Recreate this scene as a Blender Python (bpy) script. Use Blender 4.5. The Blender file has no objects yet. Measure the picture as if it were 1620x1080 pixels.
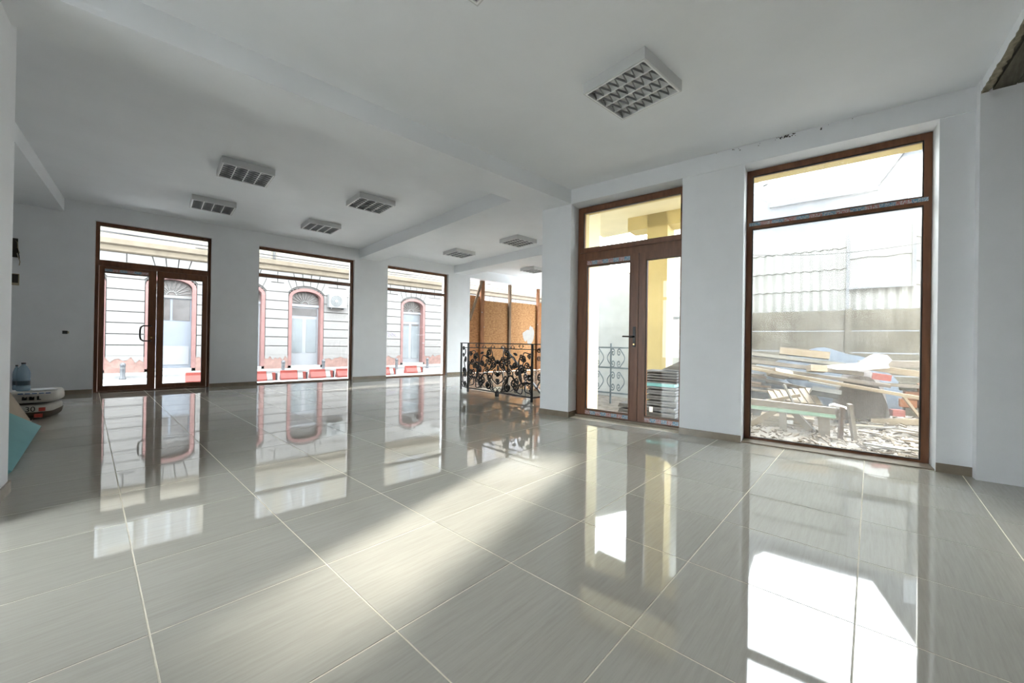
import bpy, math, random
from mathutils import Matrix, Vector, Euler

random.seed(7)
sc = bpy.context.scene
COL = sc.collection

# ------------------------------------------------------------------ camera
H_CAM = 1.03
FPX, PITCH, ROLL, YAW = 617.881, 0.0033, 0.0158, math.radians(47.47)
cp, sp, cr, sr = math.cos(PITCH), math.sin(PITCH), math.cos(ROLL), math.sin(ROLL)
MX = Matrix(((1, 0, 0), (0, 0, -1), (0, 1, 0)))
RP = Matrix(((1, 0, 0), (0, cp, sp), (0, -sp, cp)))
RR = Matrix(((cr, -sr, 0), (sr, cr, 0), (0, 0, 1)))
sy_, cy_ = math.sin(YAW), math.cos(YAW)
B = Matrix(((sy_, cy_, 0), (-cy_, sy_, 0), (0, 0, 1)))     # level camera frame -> world
MC = (RR @ RP @ MX) @ B.transposed()                       # world -> (right, down, forward)
cam_d = bpy.data.cameras.new('camera')
cam_d.sensor_width = 36.0
cam_d.lens = FPX / 1620 * 36.0
cam_d.clip_start = 0.02
cam_d.clip_end = 300
cam = bpy.data.objects.new('camera', cam_d)
COL.objects.link(cam)
rot = Matrix((MC[0], -MC[1], -MC[2])).transposed()
cam.matrix_world = Matrix.Translation((0, 0, H_CAM)) @ rot.to_4x4()
sc.camera = cam

# ------------------------------------------------------------------ light
world = bpy.data.worlds.new('overcast_sky')
sc.world = world
world.use_nodes = True
bg = world.node_tree.nodes['Background']
bg.inputs[0].default_value = (0.93, 0.965, 1.0, 1)
bg.inputs[1].default_value = 10.0
sun_d = bpy.data.lights.new('sun', 'SUN')
sun_d.energy = 7.0
sun_d.angle = math.radians(3.0)
sun_d.color = (1.0, 0.95, 0.86)
sun = bpy.data.objects.new('sun', sun_d)
COL.objects.link(sun)
SUN_FROM = Vector((0.94, 0.34, 0.0)).normalized() * math.cos(math.radians(25)) + Vector((0, 0, math.sin(math.radians(25))))
sun.rotation_euler = SUN_FROM.to_track_quat('Z', 'Y').to_euler()
sun.location = (30, 10, 15)
sc.view_settings.view_transform = 'Standard'
sc.view_settings.look = 'None'
sc.view_settings.exposure = 0.98
sc.view_settings.gamma = 1.0
sc.view_settings.use_curve_mapping = False


# ------------------------------------------------------------------ materials
def new_mat(name):
    m = bpy.data.materials.new(name)
    m.use_nodes = True
    nt = m.node_tree
    return m, nt, nt.nodes['Principled BSDF']


def lk(nt, a, b):
    nt.links.new(a, b)


def coords(nt, scale=(1, 1, 1), kind='Object', rotz=0.0):
    tc = nt.nodes.new('ShaderNodeTexCoord')
    mp = nt.nodes.new('ShaderNodeMapping')
    mp.inputs['Scale'].default_value = scale
    mp.inputs['Rotation'].default_value = (0, 0, rotz)
    lk(nt, tc.outputs[kind], mp.inputs[0])
    return mp.outputs[0]


def noise(nt, vec, scale, detail=4, rough=0.55):
    n = nt.nodes.new('ShaderNodeTexNoise')
    n.inputs['Scale'].default_value = scale
    n.inputs['Detail'].default_value = detail
    n.inputs['Roughness'].default_value = rough
    lk(nt, vec, n.inputs['Vector'])
    return n.outputs['Fac']


def ramp(nt, fac, stops):
    r = nt.nodes.new('ShaderNodeValToRGB')
    el = r.color_ramp.elements
    while len(el) < len(stops):
        el.new(0.5)
    for e, (p, c) in zip(el, stops):
        e.position = p
        e.color = (*c, 1)
    lk(nt, fac, r.inputs[0])
    return r.outputs[0]


def mul(c, k):
    return tuple(min(1.0, x * k) for x in c)


def mat(name, col, rough=0.5, var=0.12, vscale=6.0, bump=0.0, bscale=40.0, stretch=(1, 1, 1), metal=0.0,
        spec=0.5, col2=None, kind='Object', coat=0.0):
    m, nt, b = new_mat(name)
    v = coords(nt, stretch, kind)
    if var or col2:
        f = noise(nt, v, vscale)
        lo = mul(col, 1 - var) if col2 is None else col2
        hi = mul(col, 1 + var * 0.6) if col2 is None else col
        lk(nt, ramp(nt, f, [(0.3, lo), (0.7, hi)]), b.inputs['Base Color'])
    else:
        b.inputs['Base Color'].default_value = (*col, 1)
    b.inputs['Roughness'].default_value = rough
    b.inputs['Metallic'].default_value = metal
    b.inputs['Specular IOR Level'].default_value = spec
    b.inputs['Coat Weight'].default_value = coat
    if bump:
        bn = nt.nodes.new('ShaderNodeBump')
        bn.inputs['Strength'].default_value = bump
        bn.inputs['Distance'].default_value = 0.01
        lk(nt, noise(nt, v, bscale), bn.inputs['Height'])
        lk(nt, bn.outputs[0], b.inputs['Normal'])
    return m


def wood_mat(name, c1, c2, rough=0.5, scale=3.0, stretch=(1, 12, 12), bump=0.15):
    """grain runs along local X by default"""
    m, nt, b = new_mat(name)
    v = coords(nt, stretch)
    f = noise(nt, v, scale, 6, 0.6)
    lk(nt, ramp(nt, f, [(0.32, c1), (0.68, c2)]), b.inputs['Base Color'])
    b.inputs['Roughness'].default_value = rough
    bn = nt.nodes.new('ShaderNodeBump')
    bn.inputs['Strength'].default_value = bump
    bn.inputs['Distance'].default_value = 0.004
    lk(nt, f, bn.inputs['Height'])
    lk(nt, bn.outputs[0], b.inputs['Normal'])
    return m


def glass_mat(name, dirt=0.0):
    m, nt, b = new_mat(name)
    nt.nodes.remove(b)
    out = nt.nodes['Material Output']
    tr = nt.nodes.new('ShaderNodeBsdfTransparent')
    tr.inputs[0].default_value = (0.955, 0.975, 0.97, 1)
    gl = nt.nodes.new('ShaderNodeBsdfGlossy')
    gl.inputs['Roughness'].default_value = 0.0
    fr = nt.nodes.new('ShaderNodeFresnel')
    fr.inputs[0].default_value = 1.3
    mx = nt.nodes.new('ShaderNodeMixShader')
    lk(nt, fr.outputs[0], mx.inputs[0])
    lk(nt, tr.outputs[0], mx.inputs[1])
    lk(nt, gl.outputs[0], mx.inputs[2])
    last = mx.outputs[0]
    if dirt:
        # dried rain runs and dust film on the pane
        v1 = coords(nt, (14, 14, 0.9))
        v2 = coords(nt, (1, 1, 1))
        f1 = noise(nt, v1, 3.0, 6, 0.65)
        f2 = noise(nt, v2, 2.2, 5, 0.6)
        a = nt.nodes.new('ShaderNodeMath'); a.operation = 'MULTIPLY'
        lk(nt, f1, a.inputs[0]); lk(nt, f2, a.inputs[1])
        mr = nt.nodes.new('ShaderNodeMapRange')
        mr.inputs[1].default_value = 0.16
        mr.inputs[2].default_value = 0.42
        mr.inputs[3].default_value = 0.02
        mr.inputs[4].default_value = dirt
        lk(nt, a.outputs[0], mr.inputs[0])
        tl = nt.nodes.new('ShaderNodeBsdfTranslucent')
        tl.inputs[0].default_value = (0.8, 0.8, 0.78, 1)
        mx2 = nt.nodes.new('ShaderNodeMixShader')
        lk(nt, mr.outputs[0], mx2.inputs[0])
        lk(nt, last, mx2.inputs[1])
        lk(nt, tl.outputs[0], mx2.inputs[2])
        last = mx2.outputs[0]
    lk(nt, last, out.inputs[0])
    return m


PAINT = mat('white_wall_paint', (0.855, 0.872, 0.895), 0.6, 0.03, 3.0, 0.04, 60.0)
PAINT_CEIL = mat('white_ceiling_paint', (0.86, 0.882, 0.905), 0.7, 0.025, 2.0, 0.03, 50.0)
BASEB = mat('brown_baseboard_tile', (0.27, 0.225, 0.17), 0.25, 0.15, 8.0)
GROUT = mat('cream_grout', (0.86, 0.80, 0.68), 0.85, 0.1, 20.0)
PVC = wood_mat('brown_woodgrain_frame', (0.13, 0.050, 0.022), (0.20, 0.083, 0.038), 0.38, 2.5, (9, 9, 1.2), 0.05)
PVC_IN = mat('dark_gasket', (0.02, 0.018, 0.016), 0.5, 0.1)
GLASS = glass_mat('clear_pane_glass')
GLASS_D = glass_mat('rain_streaked_pane_glass', 0.075)
IRON = mat('black_wrought_iron', (0.018, 0.022, 0.024), 0.42, 0.3, 20.0, 0.2, 60.0, metal=0.0, spec=0.6)
HANDLE = mat('black_handle_metal', (0.015, 0.014, 0.013), 0.35, 0.1)
HANDLE_BR = mat('dark_brown_handle', (0.045, 0.02, 0.012), 0.3, 0.1)
BRASS = mat('brass_lock', (0.75, 0.55, 0.25), 0.3, 0.1, metal=1.0)
LAMP_BODY = mat('grey_white_lamp_body', (0.66, 0.67, 0.67), 0.4, 0.04)
LAMP_REFL = mat('mirror_reflector', (0.90, 0.91, 0.92), 0.35, 0.02, metal=0.0)
LAMP_LAM = mat('satin_louvre_blade', (0.28, 0.29, 0.3), 0.4, 0.05, metal=0.3)
LAMP_TUBE = mat('unlit_fluorescent_tube', (0.86, 0.86, 0.85), 0.3, 0.02)
BLACK = mat('black_plastic', (0.012, 0.012, 0.012), 0.4, 0.1)
CONC = mat('raw_board_marked_concrete', (0.15, 0.135, 0.10), 0.9, 0.35, 5.0, 0.6, 30.0, (1, 8, 1), col2=(0.075, 0.068, 0.05))
PLASTER_EDGE = mat('crumbled_plaster_edge', (0.30, 0.265, 0.19), 0.95, 0.4, 30.0, 0.9, 60.0)
OSB = mat('osb_strand_board', (0.40, 0.185, 0.065), 0.75, 0.3, 9.0, 0.3, 40.0, (1, 1, 2.6), col2=(0.20, 0.075, 0.022))
OSB_L = mat('light_osb_strand_board', (0.47, 0.25, 0.10), 0.75, 0.3, 11.0, 0.3, 40.0, (1, 1, 2.2), col2=(0.25, 0.11, 0.037))
STUD = wood_mat('rough_sawn_stud', (0.16, 0.065, 0.028), (0.34, 0.15, 0.065), 0.8, 3.0, (9, 9, 1))
STUD_G = wood_mat('weathered_stud', (0.11, 0.075, 0.05), (0.25, 0.17, 0.11), 0.85, 3.0, (9, 9, 1))
WHITE_BLOT = mat('white_paint_blot', (0.33, 0.315, 0.3), 0.7, 0.08)
# outside
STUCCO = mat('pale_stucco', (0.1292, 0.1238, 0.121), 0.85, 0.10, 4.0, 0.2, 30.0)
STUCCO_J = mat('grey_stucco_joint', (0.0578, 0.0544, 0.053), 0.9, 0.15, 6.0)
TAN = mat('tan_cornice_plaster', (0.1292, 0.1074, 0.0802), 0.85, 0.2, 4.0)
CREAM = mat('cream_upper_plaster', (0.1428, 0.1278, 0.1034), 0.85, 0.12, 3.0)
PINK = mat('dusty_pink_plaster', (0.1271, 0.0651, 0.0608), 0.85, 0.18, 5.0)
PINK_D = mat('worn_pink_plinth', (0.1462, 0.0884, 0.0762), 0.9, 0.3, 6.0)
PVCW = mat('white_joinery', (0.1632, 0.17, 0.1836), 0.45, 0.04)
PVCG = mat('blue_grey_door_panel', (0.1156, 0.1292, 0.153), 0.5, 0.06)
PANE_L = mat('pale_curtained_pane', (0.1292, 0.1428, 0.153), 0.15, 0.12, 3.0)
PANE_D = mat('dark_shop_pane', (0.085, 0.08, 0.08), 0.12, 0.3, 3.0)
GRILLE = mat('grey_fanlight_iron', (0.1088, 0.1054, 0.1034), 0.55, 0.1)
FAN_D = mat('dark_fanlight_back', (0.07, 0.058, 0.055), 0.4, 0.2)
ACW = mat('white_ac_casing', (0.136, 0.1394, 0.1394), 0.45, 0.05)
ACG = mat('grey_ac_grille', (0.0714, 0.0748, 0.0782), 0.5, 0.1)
ASPH = mat('pale_asphalt', (0.225, 0.2235, 0.2235), 0.9, 0.15, 10.0, 0.2, 80.0)
PAVE = mat('light_pavement', (0.1674, 0.1643, 0.1612), 0.85, 0.12, 8.0)
CURB = mat('grey_kerb', (0.15, 0.15, 0.15), 0.85, 0.12, 8.0)
RED = mat('red_plastic_barrier', (0.1768, 0.0272, 0.0204), 0.5, 0.12)
WHT = mat('white_plastic_barrier', (0.1632, 0.1598, 0.1564), 0.5, 0.06)
BOLL = mat('dark_grey_bollard', (0.0476, 0.051, 0.0578), 0.5, 0.12)
WIRE = mat('black_cable', (0.02, 0.02, 0.022), 0.6, 0.1)
GRAF = mat('grey_violet_spray', (0.17, 0.15, 0.2), 0.8, 0.1)
YELLOW = mat('yellow_house_plaster', (0.52, 0.43, 0.22), 0.85, 0.06, 3.0)
YELLOW_L = mat('pale_yellow_soffit', (0.66, 0.59, 0.4), 0.85, 0.06, 3.0)
GRAVEL = mat('yard_rubble_ground', (0.19, 0.172, 0.155), 0.95, 0.3, 9.0, 0.9, 40.0, col2=(0.10, 0.09, 0.08))
PRECAST = mat('stained_precast_concrete', (0.070, 0.063, 0.050), 0.9, 0.3, 2.6, 0.3, 30.0, (1, 1, 0.45), col2=(0.036, 0.032, 0.023), spec=0.15)
SHEET = mat('cream_metal_sheet', (0.082, 0.083, 0.078), 0.55, 0.06, 2.0)
SHEET2 = mat('white_metal_sheet', (0.09, 0.092, 0.09), 0.55, 0.05, 2.0)
GABLE = mat('grey_neighbour_render', (0.062, 0.066, 0.074), 0.85, 0.08, 2.0)
ROOF = mat('grey_neighbour_roof', (0.058, 0.061, 0.068), 0.8, 0.15, 6.0)
SCREEN = mat('pale_blue_grey_sheet', (0.42, 0.45, 0.47), 0.6, 0.15, 2.0)
WOOD_P = wood_mat('pale_new_timber', (0.145, 0.112, 0.078), (0.21, 0.172, 0.126), 0.8, 3.0)
WOOD_G = wood_mat('grey_weathered_timber', (0.085, 0.073, 0.066), (0.175, 0.155, 0.137), 0.9, 3.0)
WOOD_D = wood_mat('dark_brown_timber', (0.065, 0.045, 0.035), (0.16, 0.11, 0.085), 0.85, 3.0)
CHIPS = mat('mixed_wood_chips', (0.15, 0.125, 0.098), 0.9, 0.3, 3.0, col2=(0.07, 0.058, 0.048), spec=0.1)
WOOD_V = mat('white_laminate_board', (0.14, 0.136, 0.13), 0.6, 0.1, 5.0)
TARP = mat('blue_grey_tarpaulin', (0.045, 0.053, 0.064), 0.85, 0.4, 5.0, 0.5, 12.0, spec=0.05)
BARK = mat('dark_bark_sheet', (0.055, 0.043, 0.037), 0.9, 0.4, 6.0, 0.9, 25.0, (5, 5, 0.8))
GREEN = mat('green_painted_stripe', (0.17, 0.30, 0.245), 0.7, 0.15, 8.0)
BRICK = mat('orange_hollow_brick', (0.22, 0.085, 0.035), 0.9, 0.2, 10.0)
REDBOX = mat('faded_red_crate', (0.21, 0.05, 0.047), 0.7, 0.15)
SLATE = mat('dark_grey_roof_tile', (0.085, 0.085, 0.09), 0.75, 0.25, 10.0)
TEALS = mat('teal_foam_sheet', (0.13, 0.33, 0.345), 0.75, 0.06, 4.0)
BEIGE = mat('beige_fibre_board', (0.36, 0.29, 0.21), 0.8, 0.07, 4.0)
BAGW = mat('white_paper_bag', (0.50, 0.48, 0.43), 0.7, 0.12, 8.0, 0.35, 18.0)
BAGB = mat('dark_brown_bag_band', (0.075, 0.055, 0.035), 0.7, 0.1, 8.0)
INK = mat('black_print', (0.02, 0.018, 0.017), 0.7, 0.05)
INKR = mat('red_print', (0.45, 0.06, 0.04), 0.7, 0.1)
INKB = mat('blue_print', (0.05, 0.12, 0.25), 0.7, 0.1)
PAPER = mat('white_paper', (0.70, 0.71, 0.72), 0.6, 0.03)
LABELM = mat('dark_teal_bottle_label', (0.02, 0.045, 0.06), 0.5, 0.2)
CAP = mat('black_bottle_cap', (0.012, 0.012, 0.015), 0.4, 0.1)
JBOX = mat('dark_open_electrical_box', (0.045, 0.04, 0.032), 0.6, 0.2)
SWP = mat('beige_socket_plate', (0.42, 0.36, 0.24), 0.5, 0.1)
ALU = mat('grey_handrail_tube', (0.35, 0.36, 0.37), 0.35, 0.05, metal=0.8)
STAIRM = mat('stone_stair_tread', (0.45, 0.42, 0.37), 0.3, 0.1, 6.0)


def bottle_mat():
    m, nt, b = new_mat('clear_blue_bottle_plastic')
    nt.nodes.remove(b)
    out = nt.nodes['Material Output']
    tr = nt.nodes.new('ShaderNodeBsdfTransparent'); tr.inputs[0].default_value = (0.55, 0.70, 0.80, 1)
    gl = nt.nodes.new('ShaderNodeBsdfGlossy'); gl.inputs['Roughness'].default_value = 0.05
    df = nt.nodes.new('ShaderNodeBsdfDiffuse'); df.inputs[0].default_value = (0.30, 0.45, 0.55, 1)
    m1 = nt.nodes.new('ShaderNodeMixShader'); m1.inputs[0].default_value = 0.45
    m2 = nt.nodes.new('ShaderNodeMixShader'); m2.inputs[0].default_value = 0.12
    lk(nt, tr.outputs[0], m1.inputs[1]); lk(nt, df.outputs[0], m1.inputs[2])
    lk(nt, m1.outputs[0], m2.inputs[1]); lk(nt, gl.outputs[0], m2.inputs[2])
    lk(nt, m2.outputs[0], out.inputs[0])
    return m


BOTTLE = bottle_mat()


def tile_mat():
    m, nt, b = new_mat('polished_grey_porcelain')
    oi = nt.nodes.new('ShaderNodeObjectInfo')
    tc = nt.nodes.new('ShaderNodeTexCoord')
    add = nt.nodes.new('ShaderNodeVectorMath'); add.operation = 'ADD'
    sc_ = nt.nodes.new('ShaderNodeVectorMath'); sc_.operation = 'SCALE'
    cmb = nt.nodes.new('ShaderNodeCombineXYZ')
    for i in range(3):
        lk(nt, oi.outputs['Random'], cmb.inputs[i])
    lk(nt, cmb.outputs[0], sc_.inputs[0]); sc_.inputs['Scale'].default_value = 23.0
    lk(nt, tc.outputs['Object'], add.inputs[0]); lk(nt, sc_.outputs[0], add.inputs[1])
    mp = nt.nodes.new('ShaderNodeMapping'); mp.inputs['Scale'].default_value = (2.0, 34, 1)
    mp.inputs['Rotation'].default_value = (0, 0, 0.06)
    lk(nt, add.outputs[0], mp.inputs[0])
    f = noise(nt, mp.outputs[0], 2.2, 8, 0.68)
    c = ramp(nt, f, [(0.28, (0.395, 0.374, 0.328)), (0.5, (0.440, 0.419, 0.370)), (0.74, (0.478, 0.457, 0.406))])
    hv = nt.nodes.new('ShaderNodeHueSaturation')
    mr = nt.nodes.new('ShaderNodeMapRange'); mr.inputs[3].default_value = 0.95; mr.inputs[4].default_value = 1.05
    lk(nt, oi.outputs['Random'], mr.inputs[0]); lk(nt, mr.outputs[0], hv.inputs['Value'])
    lk(nt, c, hv.inputs['Color'])
    lk(nt, hv.outputs[0], b.inputs['Base Color'])
    b.inputs['Roughness'].default_value = 0.035
    b.inputs['IOR'].default_value = 1.58
    b.inputs['Specular IOR Level'].default_value = 0.62
    # very slight polish waviness and dust smears
    v = coords(nt, (1, 1, 1), 'Object')
    bn = nt.nodes.new('ShaderNodeBump'); bn.inputs['Strength'].default_value = 0.012; bn.inputs['Distance'].default_value = 0.01
    lk(nt, noise(nt, v, 5.0, 2), bn.inputs['Height'])
    lk(nt, bn.outputs[0], b.inputs['Normal'])
    return m


TILE = tile_mat()


def film_mat():
    m, nt, b = new_mat('printed_protective_film')
    tc = nt.nodes.new('ShaderNodeTexCoord')
    sep = nt.nodes.new('ShaderNodeSeparateXYZ'); lk(nt, tc.outputs['UV'], sep.inputs[0])
    md = nt.nodes.new('ShaderNodeMath'); md.operation = 'FRACT'; lk(nt, sep.outputs[0], md.inputs[0])
    cmp_ = nt.nodes.new('ShaderNodeMath'); cmp_.operation = 'GREATER_THAN'; cmp_.inputs[1].default_value = 0.5
    lk(nt, md.outputs[0], cmp_.inputs[0])
    mc = nt.nodes.new('ShaderNodeMix'); mc.data_type = 'RGBA'
    mc.inputs[6].default_value = (0.10, 0.27, 0.42, 1); mc.inputs[7].default_value = (0.40, 0.12, 0.10, 1)
    lk(nt, cmp_.outputs[0], mc.inputs[0])
    mp = nt.nodes.new('ShaderNodeMapping'); mp.inputs['Scale'].default_value = (26, 2.2, 1)
    lk(nt, tc.outputs['UV'], mp.inputs[0])
    f = noise(nt, mp.outputs[0], 1.0, 2, 0.6)
    th = nt.nodes.new('ShaderNodeMapRange'); th.inputs[1].default_value = 0.46; th.inputs[2].default_value = 0.54
    lk(nt, f, th.inputs[0])
    mc2 = nt.nodes.new('ShaderNodeMix'); mc2.data_type = 'RGBA'
    mc2.inputs[6].default_value = (0.52, 0.52, 0.53, 1)
    lk(nt, th.outputs[0], mc2.inputs[0]); lk(nt, mc.outputs[2], mc2.inputs[7])
    lk(nt, mc2.outputs[2], b.inputs['Base Color'])
    b.inputs['Roughness'].default_value = 0.3
    return m


FILM = film_mat()

# ------------------------------------------------------------------ mesh helpers
ORG = {}


class MB:
    def __init__(self):
        self.v, self.f, self.uv = [], [], None

    def quad_box(self, P):
        n = len(self.v)
        self.v += [tuple(p) for p in P]
        for q in ((0, 3, 2, 1), (4, 5, 6, 7), (0, 1, 5, 4), (1, 2, 6, 5), (2, 3, 7, 6), (3, 0, 4, 7)):
            self.f.append(tuple(n + i for i in q))
        return self

    def box(self, x0, x1, y0, y1, z0, z1, T=None):
        P = [(x0, y0, z0), (x1, y0, z0), (x1, y1, z0), (x0, y1, z0), (x0, y0, z1), (x1, y0, z1), (x1, y1, z1), (x0, y1, z1)]
        if T:
            P = [T(*p) for p in P]
            a, b_, c = (Vector(P[i]) - Vector(P[0]) for i in (1, 3, 4))
            if a.cross(b_).dot(c) < 0:
                P = [P[i] for i in (1, 0, 3, 2, 5, 4, 7, 6)]
        return self.quad_box(P)

    def obox(self, c, size, R):
        """box of given size about centre c, rotated by matrix R"""
        hx, hy, hz = (s / 2 for s in size)
        P = [(-hx, -hy, -hz), (hx, -hy, -hz), (hx, hy, -hz), (-hx, hy, -hz), (-hx, -hy, hz), (hx, -hy, hz), (hx, hy, hz), (-hx, hy, hz)]
        return self.quad_box([Vector(c) + R @ Vector(p) for p in P])

    def prism(self, poly, T, t0, t1):
        """poly of (a,b); T(a,b,t) -> point"""
        n, k = len(self.v), len(poly)
        self.v += [tuple(T(a, b, t0)) for a, b in poly] + [tuple(T(a, b, t1)) for a, b in poly]
        self.f.append(tuple(n + i for i in range(k)))
        self.f.append(tuple(n + k + i for i in reversed(range(k))))
        for i in range(k):
            j = (i + 1) % k
            self.f.append((n + j, n + i, n + k + i, n + k + j))
        return self

    def tube(self, path, r, n=8, close=True, radii=None):
        path = [Vector(p) for p in path]
        base = len(self.v)
        up = None
        for i, p in enumerate(path):
            a = path[max(i - 1, 0)]
            b = path[min(i + 1, len(path) - 1)]
            t = (b - a).normalized()
            if up is None:
                up = t.orthogonal().normalized()
            up = (up - t * up.dot(t))
            up = up.normalized() if up.length > 1e-6 else t.orthogonal().normalized()
            s = t.cross(up)
            rr = radii[i] if radii else r
            for k in range(n):
                w = 2 * math.pi * k / n
                self.v.append(tuple(p + (up * math.cos(w) + s * math.sin(w)) * rr))
        for i in range(len(path) - 1):
            for k in range(n):
                a = base + i * n + k
                b = base + i * n + (k + 1) % n
                self.f.append((a, b, b + n, a + n))
        if close:
            self.f.append(tuple(base + k for k in reversed(range(n))))
            e = base + (len(path) - 1) * n
            self.f.append(tuple(e + k for k in range(n)))
        return self

    def lathe(self, prof, c=(0, 0, 0), n=20):
        base = len(self.v)
        for r, z in prof:
            for k in range(n):
                w = 2 * math.pi * k / n
                self.v.append((c[0] + r * math.cos(w), c[1] + r * math.sin(w), c[2] + z))
        for i in range(len(prof) - 1):
            for k in range(n):
                a = base + i * n + k
                b = base + i * n + (k + 1) % n
                self.f.append((a, b, b + n, a + n))
        self.f.append(tuple(base + k for k in reversed(range(n))))
        e = base + (len(prof) - 1) * n
        self.f.append(tuple(e + k for k in range(n)))
        return self

    def mesh(self, name, m, org=(0, 0, 0), smooth=False):
        me = bpy.data.meshes.new(name)
        o = Vector(org)
        me.from_pydata([tuple(Vector(p) - o) for p in self.v], [], self.f)
        if smooth:
            me.polygons.foreach_set('use_smooth', [True] * len(me.polygons))
        me.materials.append(m)
        me.update()
        return me


def org_of(o):
    return ORG.get(o.name, Vector((0, 0, 0))) if o else Vector((0, 0, 0))


def tag(o, label=None, cat=None, group=None, kind=None):
    if label: o['label'] = label
    if cat: o['category'] = cat
    if group: o['group'] = group
    if kind: o['kind'] = kind
    return o


def root(name, loc, label=None, cat=None, group=None, kind=None):
    o = bpy.data.objects.new(name, None)
    o.empty_display_size = 0.1
    o.location = loc
    COL.objects.link(o)
    ORG[o.name] = Vector(loc)
    return tag(o, label, cat, group, kind)


def obj(name, mb, m, parent=None, loc=None, smooth=False, kind=None, bevel=0.0):
    """link one mesh object; vertices are given in world space, stored about its own origin"""
    po = org_of(parent)
    if loc is None:
        xs = [p[0] for p in mb.v]; ys = [p[1] for p in mb.v]; zs = [p[2] for p in mb.v]
        loc = Vector(((min(xs) + max(xs)) / 2, (min(ys) + max(ys)) / 2, min(zs)))
    loc = Vector(loc)
    o = bpy.data.objects.new(name, mb.mesh(name, m, loc, smooth))
    o.location = loc - po
    o.parent = parent
    COL.objects.link(o)
    ORG[o.name] = loc
    if kind: o['kind'] = kind
    if bevel:
        b = o.modifiers.new('bevel', 'BEVEL'); b.width = bevel; b.segments = 2; b.limit_method = 'ANGLE'
    return o


def inst(name, me, parent, M4):
    o = bpy.data.objects.new(name, me)
    o.parent = parent
    o.matrix_local = M4
    COL.objects.link(o)
    return o


def copy_tree(o, parent=None):
    c = o.copy(); COL.objects.link(c); c.parent = parent
    for ch in o.children:
        copy_tree(ch, c)
    return c


def text_mesh(body, size, extrude=0.0008):
    cu = bpy.data.curves.new('text', 'FONT')
    cu.body = body; cu.size = size; cu.extrude = extrude; cu.align_x = 'CENTER'
    t = bpy.data.objects.new('text', cu); COL.objects.link(t)
    dg = bpy.context.evaluated_depsgraph_get()
    me = bpy.data.meshes.new_from_object(t.evaluated_get(dg))
    bpy.data.objects.remove(t)
    return me


# ------------------------------------------------------------------ frames of reference
YF = 10.38                       # plane of the street-side window frames
RA = math.radians(9.85)
RT = Vector((-math.sin(RA), math.cos(RA), 0))
RN = Vector((math.cos(RA), math.sin(RA), 0))
RD = 5.038                       # plane of the yard-side frames


def TF(a, d, z):                 # far (street) wall: a = world x, d = outward
    return (a, YF + d, z)


def TR(s, d, z):                 # right (yard) wall: s along, d = outward
    p = RN * (RD + d) + RT * s
    return (p.x, p.y, z)


RROT = Matrix.Rotation(math.pi / 2 + RA, 3, 'Z')       # local x -> RT, local y -> -RN

Z_FAR, Z_NEAR = 3.42, 3.18
BEAM0, BEAM1, BEAMZ = 3.48, 3.975, 2.985
XL, XR, YB = -1.85, 12.3, -4.0


def struct(name, mb, m, label, cat, parent=None):
    o = obj(name, mb, m, parent)
    if parent is None:
        tag(o, label, cat, kind='structure')
    return o


# ------------------------------------------------------------------ floor
HX0, HX1, HY0, HY1 = 5.12, 6.1, 5.25, 6.95           # stair opening
ZB = -0.0012
mb = MB()
DW0, DW1 = (4.45, 4.05), (12.3, 9.55)                  # inner face of the slanting stair-bay wall
DWS = (DW1[1] - DW0[1]) / (DW1[0] - DW0[0])
for pl_ in ([(XL, YB), TR(-4.9, 0.1, 0)[:2], TR(3.3, 0.1, 0)[:2], (HX0, 4.2), (HX0, 10.66), (XL, 10.66)],
            [(HX0, HY1), (HX1, HY1), (HX1, 10.66), (HX0, 10.66)],
            [(HX0, 4.2), (HX1, 5.0), (HX1, HY0), (HX0, HY0)],
            [(HX1, 5.0), (XR, 9.4), (XR, 10.66), (HX1, 10.66)]):
    mb.prism(pl_, lambda a, b, t: (a, b, t), ZB, -0.15)
floor = struct('floor', mb, GROUT, 'polished pale grey porcelain tile floor with cream grout joints', 'floor')
u_lvl = Vector((math.sin(-0.8276), math.cos(-0.8276), 0))
UT = B @ u_lvl
VT = Vector((UT.y, -UT.x, 0))
O_T = B @ Vector((-1.6309, 1.7102, 0)) * H_CAM
TS = 0.5985
GAP = 0.0030


def clip(poly, nx, ny, c):
    """keep nx*x+ny*y <= c"""
    out = []
    for i in range(len(poly)):
        p, q = poly[i], poly[(i + 1) % len(poly)]
        dp, dq = nx * p[0] + ny * p[1] - c, nx * q[0] + ny * q[1] - c
        if dp <= 0: out.append(p)
        if dp * dq < 0:
            t = dp / (dp - dq)
            out.append((p[0] + (q[0] - p[0]) * t, p[1] + (q[1] - p[1]) * t))
    return out


def area(poly):
    return abs(sum(poly[i][0] * poly[(i + 1) % len(poly)][1] - poly[(i + 1) % len(poly)][0] * poly[i][1] for i in range(len(poly)))) / 2


def to_px(p):
    q = MC @ (Vector(p) - Vector((0, 0, H_CAM)))
    if q.z < 0.05: return None
    return (810 + FPX * q.x / q.z, 540 + FPX * q.y / q.z)


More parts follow.
